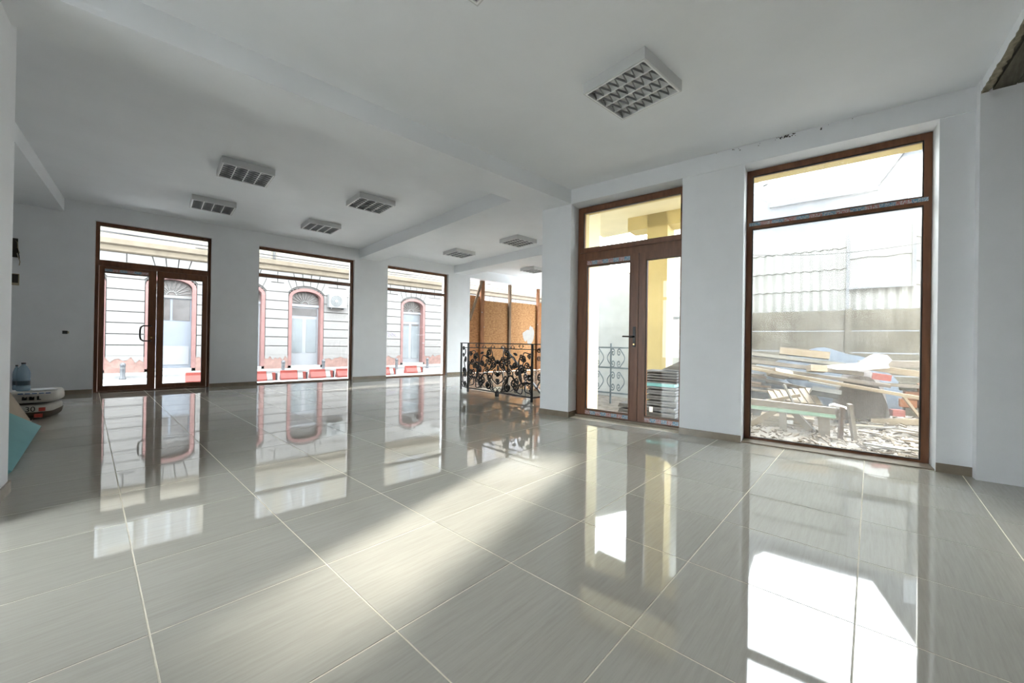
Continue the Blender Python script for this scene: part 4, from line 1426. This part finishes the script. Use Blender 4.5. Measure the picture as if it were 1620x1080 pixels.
def barrier(x, y, yaw, lab):
    r_ = root('road_barrier', (x, y, ZS), lab, 'barrier', 'red and white road barriers')
    Rz = Matrix.Rotation(yaw, 3, 'Z')

    def P(a, b, z):
        return Vector((x, y, ZS)) + Rz @ Vector((a, b, z))
    prof = [(-0.14, 0.0), (0.14, 0.0), (0.14, 0.05), (0.06, 0.20), (0.05, 0.27), (-0.05, 0.27), (-0.06, 0.20), (-0.14, 0.05)]
    obj('red_block', MB().prism(prof, lambda a, b, t: P(t, a, b), -0.33, 0.10), RED, r_)
    obj('white_block', MB().prism(prof, lambda a, b, t: P(t, a, b), 0.105, 0.24), WHT, r_)
    obj('red_end', MB().prism([(-0.07, 0.0), (0.07, 0.0), (0.05, 0.22), (-0.05, 0.22)], lambda a, b, t: P(t, a, b), 0.245, 0.33), RED, r_)
    obj('lug', MB().tube([P(0.37, 0, 0.0), P(0.37, 0, 0.2)], 0.03, 8), BOLL, r_)


for x, y, a, w_ in ((0.95, 13.2, 0.04, 'double street door'), (2.25, 12.85, 0.05, 'wide shop window'), (3.05, 12.88, -0.05, 'wide shop window'), (3.85, 12.95, 0.03, 'wide shop window'), (4.62, 12.9, 0.0, 'wide shop window'),
                    (5.95, 12.95, 0.05, 'shop window beside the boarded opening'), (7.15, 13.2, -0.03, 'shop window beside the boarded opening')):
    barrier(x, y, a, 'low red plastic road barrier in the street outside the ' + w_)

# ------------------------------------------------------------------ yard
mb = MB()
nx, ny = 60, 60
for j in range(ny + 1):
    for i in range(nx + 1):
        s = -9 + 20 * i / nx
        d = 0.32 + 7.6 * j / ny
        z = ZS + 0.025 * math.sin(5 * s + 2 * d) * math.sin(3 * d - s) + random.uniform(0, 0.03)
        if d > 2.2:
            z += 0.10 * (1 - math.exp(-((d - 2.2) ** 2) / 2)) * (0.6 + 0.4 * math.sin(1.7 * s))
        mb.v.append(TR(s, d, z))
for j in range(ny):
    for i in range(nx):
        a = j * (nx + 1) + i
        mb.f.append((a, a + nx + 1, a + nx + 2, a + 1))
tag(obj('ground_yard', mb, GRAVEL), 'rubble-strewn earth of the back yard', 'ground', kind='structure')
mb = MB()
for k in range(2600):
    s, d = random.uniform(-2.6, 1.2), 0.4 + 4.8 * random.random() ** 1.3
    sz = random.uniform(0.012, 0.05)
    mb.obox(TR(s, d, ZS + 0.03 + 0.04 * random.random() + (0.05 if d > 2.5 else 0)), (sz * random.uniform(1, 2.6), sz * 0.7, sz * 0.3), Euler((random.uniform(-.5, .5), random.uniform(-.5, .5), random.uniform(0, 6.3))).to_matrix())
tag(obj('wood_chips', mb, CHIPS), 'scattered wood chips and splinters on the yard ground', 'wood chips', kind='stuff')

DF = 7.0
fence = root('precast_fence', TR(-0.4, DF, ZS), 'stained precast concrete panel wall closing the yard', 'fence')
for k in range(-3, 4):
    s = -0.65 + 2.0 * k
    obj('fence_post', MB().box(s - 0.06, s + 0.06, DF - 0.04, DF + 0.1, ZS, 1.96, TR), PRECAST, fence)
    for j in range(4):
        z0 = -0.06 + 0.5 * j
        obj('fence_panel', MB().box(s + 0.06, s + 1.94, DF, DF + 0.05, z0, z0 + 0.478, TR), PRECAST, fence)


def profiled_sheet(s0, s1, z0, z1, d, m, label, wave=0.19, step=0.42, name='roof_sheet'):
    """tile-profile metal sheet standing on edge: waves across, steps up the height"""
    mb_ = MB()
    n_, q_ = int((s1 - s0) / wave * 6), max(1, int((z1 - z0) / step))
    rows = []
    for j in range(q_):
        za, zb = z0 + (z1 - z0) * j / q_, z0 + (z1 - z0) * (j + 1) / q_
        rows += [(za, 0.030), (zb - 0.006, 0.0)]
    for z, off in rows:
        for i in range(n_ + 1):
            s = s0 + (s1 - s0) * i / n_
            mb_.v.append(TR(s, d - 0.02 * math.sin(2 * math.pi * (s - s0) / wave) - off, z + 0.012 * math.sin(2 * math.pi * (s - s0) / wave)))
    for j in range(len(rows) - 1):
        for i in range(n_):
            a = j * (n_ + 1) + i
            mb_.f.append((a, a + n_ + 1, a + n_ + 2, a + 1))
    o_ = obj(name, mb_, m, smooth=False)
    so = o_.modifiers.new('thickness', 'SOLIDIFY'); so.thickness = 0.004
    return tag(o_, label, 'metal sheet', 'profiled metal sheets above the yard wall')


profiled_sheet(-0.62, 3.2, 1.93, 3.88, DF + 0.06, SHEET, 'cream tile-profile metal sheet above the concrete wall, beside the window post')
profiled_sheet(-5.2, -0.66, 1.93, 4.02, DF + 0.10, SHEET, 'cream tile-profile metal sheet above the concrete wall, behind the smooth white sheet')
profiled_sheet(-1.72, -0.66, 2.42, 3.82, DF + 0.015, SHEET2, 'smooth white metal sheet fixed over the cream profiled one', 0.6, 0.7)
o = obj('sheet_batten', MB().box(-1.75, -1.69, DF - 0.06, DF - 0.02, 2.40, 3.86, TR), GABLE)
tag(o, 'narrow grey upright batten at the edge of the white sheet', 'batten')
o = obj('sheet_batten', MB().box(-0.645, -0.605, DF - 0.05, DF - 0.01, 1.93, 3.86, TR), GABLE)
tag(o, 'narrow grey upright batten between the cream and white sheets', 'batten')
o = obj('sheet_batten', MB().box(-1.69, -0.645, DF - 0.05, DF - 0.02, 2.40, 2.44, TR), GABLE)
tag(o, 'narrow grey level batten under the white sheet', 'batten')
pts = [TR(1.4 - 3.6 * i / 20, DF - 0.3, 3.42 - 0.14 * math.sin(math.pi * i / 20) - 0.12 * i / 20) for i in range(21)]
tag(obj('yard_cable', MB().tube(pts, 0.011, 5), WIRE), 'thin dark cable strung in front of the cream metal sheets', 'cable')

# neighbouring gabled house behind the yard wall
DN = 11.0
nb = root('neighbour_house', TR(-2, DN, ZS), 'grey gabled neighbouring house rising behind the yard wall', 'building')
obj('sun_block_wing', MB().prism([(1.22, ZS), (3.1, ZS), (3.1, 8.2), (1.95, 8.2), (1.8, 6.5), (1.22, 6.0)], lambda a, b, t: TR(a, t, b), DN, DN + 6), GABLE, nb)  # height added out of view to block sun through the tall window
obj('low_wing', MB().box(-1.5, 1.22, DN, DN + 6, ZS, 5.92, TR), GABLE, nb)
obj('low_eaves', MB().box(-1.5, 1.22, DN - 0.12, DN, 5.80, 5.98, TR), ROOF, nb)
gp_ = [(-1.5, ZS), (-1.5, 5.9), (-3.7, 9.3), (-5.9, 5.9), (-5.9, ZS)]
obj('gable_wall', MB().prism(gp_, lambda a, b, t: TR(a, t, b), DN, DN + 6), GABLE, nb)
for (ax, az), (bx_, bz) in (((-1.42, 5.9), (-3.7, 9.42)), ((-3.7, 9.42), (-5.98, 5.9))):
    obj('roof_slope', MB().prism([(ax, az), (bx_, bz), (bx_, bz - 0.1), (ax, az - 0.1)], lambda a, b, t: TR(a, t, b), DN - 0.1, DN + 6), ROOF, nb)
fw = obj('gable_window', MB().box(-2.75, -2.15, DN - 0.04, DN, 5.4, 6.3, TR), PVCW, nb)
obj('pane', MB().box(-2.68, -2.22, DN - 0.05, DN - 0.04, 5.47, 6.23, TR), PANE_L, fw)

# porch outside the balcony door
porch = root('porch', TR(3.0, 1.6, ZS), 'yellow plastered porch with square pillars outside the balcony door', 'porch')
obj('pillar', MB().box(1.92, 2.26, 1.62, 2.0, ZS, 3.25, TR), YELLOW, porch)
obj('porch_beam', MB().box(1.3, 2.6, 1.62, 2.0, 3.02, 3.25, TR), YELLOW, porch)
obj('porch_slab', MB().prism([TR(1.05, 0.33, 0)[:2], TR(1.05, 2.3, 0)[:2], (6.9, 4.75), TD(1.3, 0.405, 0)[:2], TD(0.5, 0.405, 0)[:2], (5.17, 3.615), (4.80, 3.615)], lambda a, b, t: (a, b, t), 3.42, 3.25), YELLOW_L, porch)
mb = MB().prism([(4.60, 3.93), (4.72, 3.62), (5.17, 3.62), (5.17, 3.97), (4.75, 3.70)], lambda a, b, t: (a, b, t), 4.4, ZS)
mb.box(0.42, 9.7, 0.381, 0.40, 2.95, 4.4, TD)
struct('wall_stair_outside', mb, YELLOW_L, 'pale yellow outer face of the slanting stair-bay wall', 'wall')

o = obj('sheet_screen', MB().prism([(2.46, ZS), (4.0, ZS), (4.0, 2.95), (3.75, 2.86), (3.1, 2.52), (2.46, 2.42)], lambda a, b, t: TR(a, t, b), 3.15, 3.2), SCREEN)
tag(o, 'pale blue-grey sheet screen with slanting top behind the iron fence panel', 'screen')
shed = root('shed', TR(2.0, 3.6, ZS), 'narrow grey shed standing behind the yellow porch pillar', 'shed')
obj('shed_wall', MB().box(1.50, 2.40, 3.1, 4.6, ZS, 3.62, TR), SCREEN, shed)
obj('shed_roof', MB().box(1.44, 2.44, 3.02, 4.7, 3.62, 3.70, TR), ROOF, shed)
obj('shed_band', MB().box(1.50, 2.40, 3.085, 3.1, 1.55, 1.60, TR), ROOF, shed)

# stacked roof tiles, boards and iron fence pieces outside the balcony door
for st_, (s0, s1, d0, n_) in enumerate(((1.58, 2.02, 0.95, 13), (2.12, 2.45, 0.95, 6))):
    z = ZS + 0.02
    for k in range(n_):
        j = random.uniform(-0.02, 0.02)
        o = obj('roof_tile', MB().box(s0 + j, s1 + j, d0 + random.uniform(-.02, .02), d0 + 0.42, z, z + 0.028, TR), SLATE)
        tag(o, 'dark grey roof tile in the %s stack outside the balcony door' % ('tall' if st_ == 0 else 'low'), 'roof tile', 'roof tiles in the %s stack' % ('tall' if st_ == 0 else 'low'))
        z += 0.05 if k % 2 else 0.034
    top = z
    if st_ == 0:
        zt = z
o = obj('teal_board', MB().box(1.60, 2.06, 0.93, 1.30, zt + 0.002, zt + 0.05, TR), TEALS)
tag(o, 'teal board lying on the tall stack of roof tiles', 'board')
z = zt + 0.052
for k in range(5):
    o = obj('roof_tile', MB().box(1.56, 2.04, 0.92, 1.30, z, z + 0.024, TR), SLATE)
    tag(o, 'dark grey roof tile lying above the teal board', 'roof tile', 'roof tiles above the teal board')
    z += 0.040
o = obj('white_board', MB().prism([(1.42, z + 0.20), (1.78, z + 0.015), (1.80, z + 0.002), (1.42, z + 0.003)], lambda a, b, t: TR(a, t, b), 1.0, 1.24), WOOD_V)
tag(o, 'white wedge-shaped board resting on top of the roof tiles', 'board')
o = obj('paper_tag', MB().box(1.90, 1.95, 0.915, 0.93, 0.02, 0.10, TR), PAPER)
tag(o, 'small white paper tag hanging on the tall stack of roof tiles', 'paper')
ifn = root('iron_fence_panel', TR(2.55, 2.3, ZS), 'old blue-grey scrolled iron fence panel leaning in the yard', 'fence panel')
IRONB = mat('blue_grey_iron', (0.16, 0.20, 0.23), 0.6, 0.2)
for z in (0.05, 0.55, 0.95):
    obj('fence_rail', MB().box(2.2, 4.2, 2.34, 2.37, z, z + 0.03, TR), IRONB, ifn)
me_c2 = MB().tube(to3(c_scroll()), 0.035, 5).mesh('scroll', IRONB)
for k in range(9):
    for z in (0.30, 0.76):
        p = Vector(TR(2.32 + 0.22 * k, 2.355, z)) - org_of(ifn)
        inst('fence_scroll', me_c2, ifn, Matrix.Translation(p) @ RROT.to_4x4() @ Matrix.Diagonal((0.24 * (1 if k % 2 else -1), 0.2, 0.4, 1)))
for k in range(5):
    obj('fence_upright', MB().box(2.2 + 0.49 * k, 2.225 + 0.49 * k, 2.335, 2.36, ZS, 1.05, TR), IRONB, ifn)


def plank(s, d, z, L, w, t, yaw=0, pitch=0, roll=0, m=WOOD_P, label='', cat='plank', group=None, name='plank'):
    """yaw about up (0 = along the wall), pitch lifts the +s end"""
    R_ = RROT @ Matrix.Rotation(yaw, 3, 'Z') @ Matrix.Rotation(-pitch, 3, 'Y') @ Matrix.Rotation(roll, 3, 'X')
    me_ = MB().obox((0, 0, 0), (L, w, t), Matrix.Identity(3)).mesh(name, m)
    o_ = bpy.data.objects.new(name, me_)
    o_.matrix_world = Matrix.Translation(TR(s, d, z)) @ R_.to_4x4()
    COL.objects.link(o_)
    return tag(o_, label, cat, group)


# blue-grey tarpaulin mound behind the timber
def mound(s0, s1, d0, d1, zt, m, label, cat, seed, name, lump=0.12):
    rnd = random.Random(seed)
    ph = [rnd.uniform(0, 6.3) for _ in range(6)]
    mb_ = MB(); n_ = 26
    for j in range(n_ + 1):
        for i in range(n_ + 1):
            u, v = i / n_, j / n_
            e = (4 * u * (1 - u)) ** 0.45 * (4 * v * (1 - v)) ** 0.45
            z_ = ZS + (zt - ZS) * e * (1 + lump * math.sin(9 * u + ph[0]) * math.sin(7 * v + ph[1]) + lump * 0.6 * math.sin(17 * u + ph[2] + 5 * v))
            mb_.v.append(TR(s0 + (s1 - s0) * u, d0 + (d1 - d0) * v, z_))
    for j in range(n_):
        for i in range(n_):
            a = j * (n_ + 1) + i
            mb_.f.append((a, a + n_ + 1, a + n_ + 2, a + 1))
    return tag(obj(name, mb_, m, smooth=True), label, cat)


mound(-1.5, 1.35, 4.4, 6.6, 0.93, TARP, 'blue-grey tarpaulin mound behind the timber pile', 'tarpaulin', 4, 'tarpaulin')
mound(0.05, 1.42, 2.6, 4.3, 0.55, TARP, 'dark blue-grey tarpaulin heap under the leaning planks', 'tarpaulin', 5, 'tarpaulin')
# long boards sloping down towards the tall window's outer corner
LB = 'long boards sloping over the timber pile'
plank(0.55, 3.0, 0.86, 2.3, 0.20, 0.05, 0.10, 0.11, 0.15, WOOD_V, 'white-edged long board, topmost of the sloping boards', 'board', name='long_board')
plank(0.48, 2.9, 0.74, 2.2, 0.16, 0.06, 0.10, 0.10, 0.1, WOOD_G, 'grey weathered long board under the white-edged one', 'board', name='long_board')
plank(0.35, 2.7, 0.64, 2.5, 0.12, 0.05, 0.06, 0.12, 0.0, WOOD_G, 'grey long board just above the lowest sloping board', 'board', name='long_board')
plank(0.02, 2.5, 0.55, 2.4, 0.08, 0.045, 0.05, 0.155, 0.0, WOOD_P, 'pale lowest sloping long board above the trestle', 'board', name='long_board')
plank(0.12, 3.05, 0.93, 0.66, 0.22, 0.11, 0.05, 0.10, 0.1, WOOD_P, 'thick pale timber block lying on the sloping boards', 'timber block', name='timber_block')
plank(-0.05, 2.7, 0.70, 0.22, 0.15, 0.10, 0.4, 0.05, 0.2, WOOD_P, 'small pale timber offcut below the thick block', 'timber block', name='timber_offcut')
plank(0.42, 2.6, 0.60, 0.30, 0.2, 0.06, 0.7, 0.2, 0.5, WOOD_P, 'broken pale timber chunk hanging under the sloping boards', 'timber block', name='timber_offcut')
# splintered white sheet
mb = MB().prism([(-0.05, 0.74), (-0.55, 0.80), (-0.70, 0.92), (-0.76, 0.95), (-0.90, 0.93), (-0.94, 0.86), (-0.89, 0.80), (-0.90, 0.745), (-0.60, 0.70), (-0.30, 0.69)],
                lambda a, b, t: TR(a, 3.0 + t * 0.5 + (b - 0.8) * 1.2, b + t * 0.02), 0.0, 0.08)
tag(obj('splintered_board', mb, WOOD_V), 'pale splintered board with a torn end on the dark timber', 'board')
# dark bark-like curved sheet
mb = MB()
n = 22
for j in range(8):
    v = j / 7
    for i in range(n + 1):
        w = math.pi * (0.05 + 0.95 * i / n)
        R_ = 0.37 - 0.04 * math.sin(5 * v)
        s = -0.56 - R_ * 0.90 * math.cos(w) - 0.10 * v
        z = ZS + 0.06 + R_ * 1.95 * math.sin(w) + 0.02 * math.sin(7 * w + 4 * v)
        mb.v.append(TR(s, 2.75 + 1.5 * v, z))
for j in range(7):
    for i in range(n):
        a = j * (n + 1) + i
        mb.f.append((a, a + 1, a + n + 2, a + n + 1))
mb.f.append(tuple(range(n + 1)))
tag(obj('dark_log_sheet', mb, BARK), 'dark brown rough bark-like bundle standing at the end of the timber pile', 'timber bundle')
# trestle: weathered timber frame with green stripe
tr = root('timber_trestle', TR(0.25, 1.5, ZS), 'weathered timber trestle with a green stripe outside the tall window', 'trestle')


def tpart(name, s0, z0, s1, z1, d, w, t, m):
    a_, b_ = Vector(TR(s0, d, z0)), Vector(TR(s1, d, z1))
    dv_ = b_ - a_
    pitch = math.atan2(z1 - z0, s1 - s0)
    R_ = RROT @ Matrix.Rotation(-pitch, 3, 'Y')
    return obj(name, MB().obox((a_ + b_) / 2, (dv_.length, t, w), R_), m, tr)


tpart('top_beam', 0.80, 0.245, -0.24, 0.215, 1.50, 0.085, 0.09, WOOD_G)
tpart('green_stripe', 0.80, 0.175, -0.24, 0.150, 1.49, 0.045, 0.085, GREEN)
tpart('leg', -0.12, 0.13, -0.13, ZS + 0.02, 1.50, 0.12, 0.08, WOOD_G)
tpart('leg', 0.32, 0.15, 0.31, ZS + 0.02, 1.52, 0.08, 0.07, WOOD_G)
tpart('brace', 0.40, 0.15, 0.70, ZS + 0.06, 1.52, 0.075, 0.05, WOOD_P)
tpart('brace', 0.20, 0.15, 0.02, ZS + 0.08, 1.53, 0.075, 0.05, WOOD_G)
PB = 'pale board in the stack behind the trestle, under the pallet lid'
for k in range(4):
    plank(0.30 + random.uniform(-.02, .02), 1.85, ZS + 0.05 + 0.043 * k, 0.62 + random.uniform(-.06, .06), 0.3, 0.034, 0.02, 0, 0, WOOD_P, 'pale short board stacked low behind the trestle legs', 'board', 'short boards stacked behind the trestle', name='short_board')
o = plank(0.245, 1.69, ZS + 0.13, 0.075, 0.004, 0.05, 0, 0, 0, PAPER, 'small white paper label on the short boards behind the trestle', 'paper', name='paper_label')
# pallet-like lid of pale slats behind the trestle
pl = root('pallet', TR(0.2, 2.15, 0.1), 'broken pale wooden pallet propped on the tarpaulin behind the trestle', 'pallet')
for k in range(7):
    s = 0.02 + 0.085 * k
    a_, b_ = Vector(TR(s - 0.10, 1.95, 0.23)), Vector(TR(s + 0.03 - 0.03 * k * .2, 2.25, 0.42 - 0.012 * k))
    dv_ = b_ - a_
    q = dv_.to_track_quat('X', 'Z').to_matrix()
    obj('pallet_slat', MB().obox((a_ + b_) / 2, (dv_.length, 0.072, 0.02), q), WOOD_P, pl)
for z, d in ((0.25, 1.99), (0.39, 2.23)):
    obj('pallet_runner', MB().box(-0.12, 0.56, d, d + 0.05, z - 0.06, z - 0.012, TR), WOOD_G, pl)
plank(0.40, 1.95, 0.26, 0.55, 0.06, 0.04, 0.05, -0.3, 0, WOOD_P, 'pale sloping plank resting beside the pallet', 'plank', name='plank')
plank(0.20, 1.75, 0.22, 0.62, 0.035, 0.02, 0.3, 1.15, 0.2, WOOD_V, 'thin white lath standing against the pallet', 'lath', name='lath')
plank(0.06, 1.62, 0.02, 0.42, 0.06, 0.02, 0.2, 0.85, 0.2, ACW, 'pale metal strip leaning against the trestle', 'metal strip', name='metal_strip')
plank(-0.14, 2.0, 0.40, 0.32, 0.26, 0.06, 0.1, 0.12, 0.35, ACG, 'grey broken panel above the trestle end', 'panel', name='broken_panel')
plank(-0.13, 2.0, 0.52, 0.36, 0.06, 0.02, 0.1, 0.18, 0.0, WOOD_V, 'white lath on top of the grey broken panel', 'lath', name='lath')
# upright weathered boards right of the trestle
for k, (s, d, L, lean) in enumerate(((-0.30, 1.55, 0.42, 0.05), (-0.40, 1.45, 0.48, -0.12))):
    plank(s, d, ZS + L / 2, L, 0.10 + 0.03 * k, 0.04, 0.15, math.pi / 2 + lean, 0, WOOD_D if k == 0 else WOOD_G, ('dark upright board beside the trestle', 'grey upright board leaning beside the dark one')[k], 'board', name='upright_board')
plank(-0.27, 1.65, 0.26, 0.16, 0.1, 0.03, 0.4, 0.3, 0.3, PAPER, 'crumpled white scrap on the trestle end', 'scrap', name='white_scrap')
# beams at the far right of the pile
plank(-1.35, 3.6, 0.80, 1.5, 0.14, 0.10, 0.05, -0.03, 0, WOOD_G, 'grey heavy beam lying over the rubble beside the splintered board', 'beam', name='heavy_beam')
plank(-1.25, 3.3, 0.66, 1.4, 0.10, 0.09, -0.05, 0.13, 0, WOOD_P, 'pale beam lying below the grey heavy beam', 'beam', name='heavy_beam')
plank(-1.2, 3.3, 0.47, 1.3, 0.06, 0.05, -0.05, 0.02, 0, WOOD_G, 'thin grey beam under the pale beam', 'beam', name='thin_beam')
plank(-0.78, 2.6, 0.625, 0.20, 0.05, 0.09, 0.05, 0.12, 0, REDBOX, 'faded red crate side on the dark timber bundle', 'crate', name='red_crate')
k = 0
for j in range(4):
    for i in range(2):
        o = plank(-1.22 - 0.2 * i + 0.05 * (j % 2), 3.5, ZS + 0.22 + 0.125 * j, 0.185, 0.2, 0.115, random.uniform(-.1, .1), 0, 0, BRICK if (i + j) % 3 else PRECAST, ('orange hollow brick' if (i + j) % 3 else 'grey concrete brick') + ' in the small stack behind the rubble', 'brick', 'bricks stacked in the yard', name='hollow_brick')
plank(-0.98, 2.9, 0.10, 0.14, 0.1, 0.09, 0.3, 0, 0, REDBOX, 'small faded red box on the ground beside the brick stack', 'box', name='red_box')
plank(-1.15, 2.85, 0.16, 0.45, 0.04, 0.03, 0.3, 1.0, 0, WOOD_P, 'thin pale stick leaning against the brick stack', 'stick', name='stick')
plank(-1.55, 3.6, 0.25, 0.75, 0.05, 0.09, 0.0, math.pi / 2, 0, TARP, 'dark blue-grey upright sheet beside the brick stack', 'sheet', name='upright_sheet')
plank(-1.05, 2.85, -0.01, 0.75, 0.09, 0.08, 0.15, -0.08, 0, WOOD_P, 'pale round-edged pole lying on the rubble below the bricks', 'pole', name='pole')
SP = 'splintered planks lying on the yard ground'
for k in range(16):
    plank(random.uniform(-1.5, -0.55), random.uniform(0.9, 2.9), ZS + 0.075 + 0.02 * random.random(), random.uniform(0.2, 0.6), random.uniform(0.03, 0.08), 0.018, random.uniform(-.5, .5), random.uniform(-.05, .05), 0, (WOOD_P, WOOD_V, WOOD_G)[k % 3],
          ('pale', 'whitish', 'grey')[k % 3] + ' splintered plank lying flat on the open yard ground', 'plank', ('pale', 'whitish', 'grey')[k % 3] + ' ' + SP, name='splintered_plank')
for k in range(10):
    plank(random.uniform(0.1, 1.3), random.uniform(2.4, 3.2), 0.30 + 0.05 * k * 0.6, random.uniform(0.6, 1.3), random.uniform(0.06, 0.12), 0.03, random.uniform(-.2, .2), random.uniform(0.0, .2), random.uniform(-.2, .2), (WOOD_G, WOOD_D)[k % 2],
          ('grey', 'dark brown')[k % 2] + ' plank jumbled in the heap under the sloping boards', 'plank', ('grey', 'dark brown')[k % 2] + ' jumbled planks', name='plank')
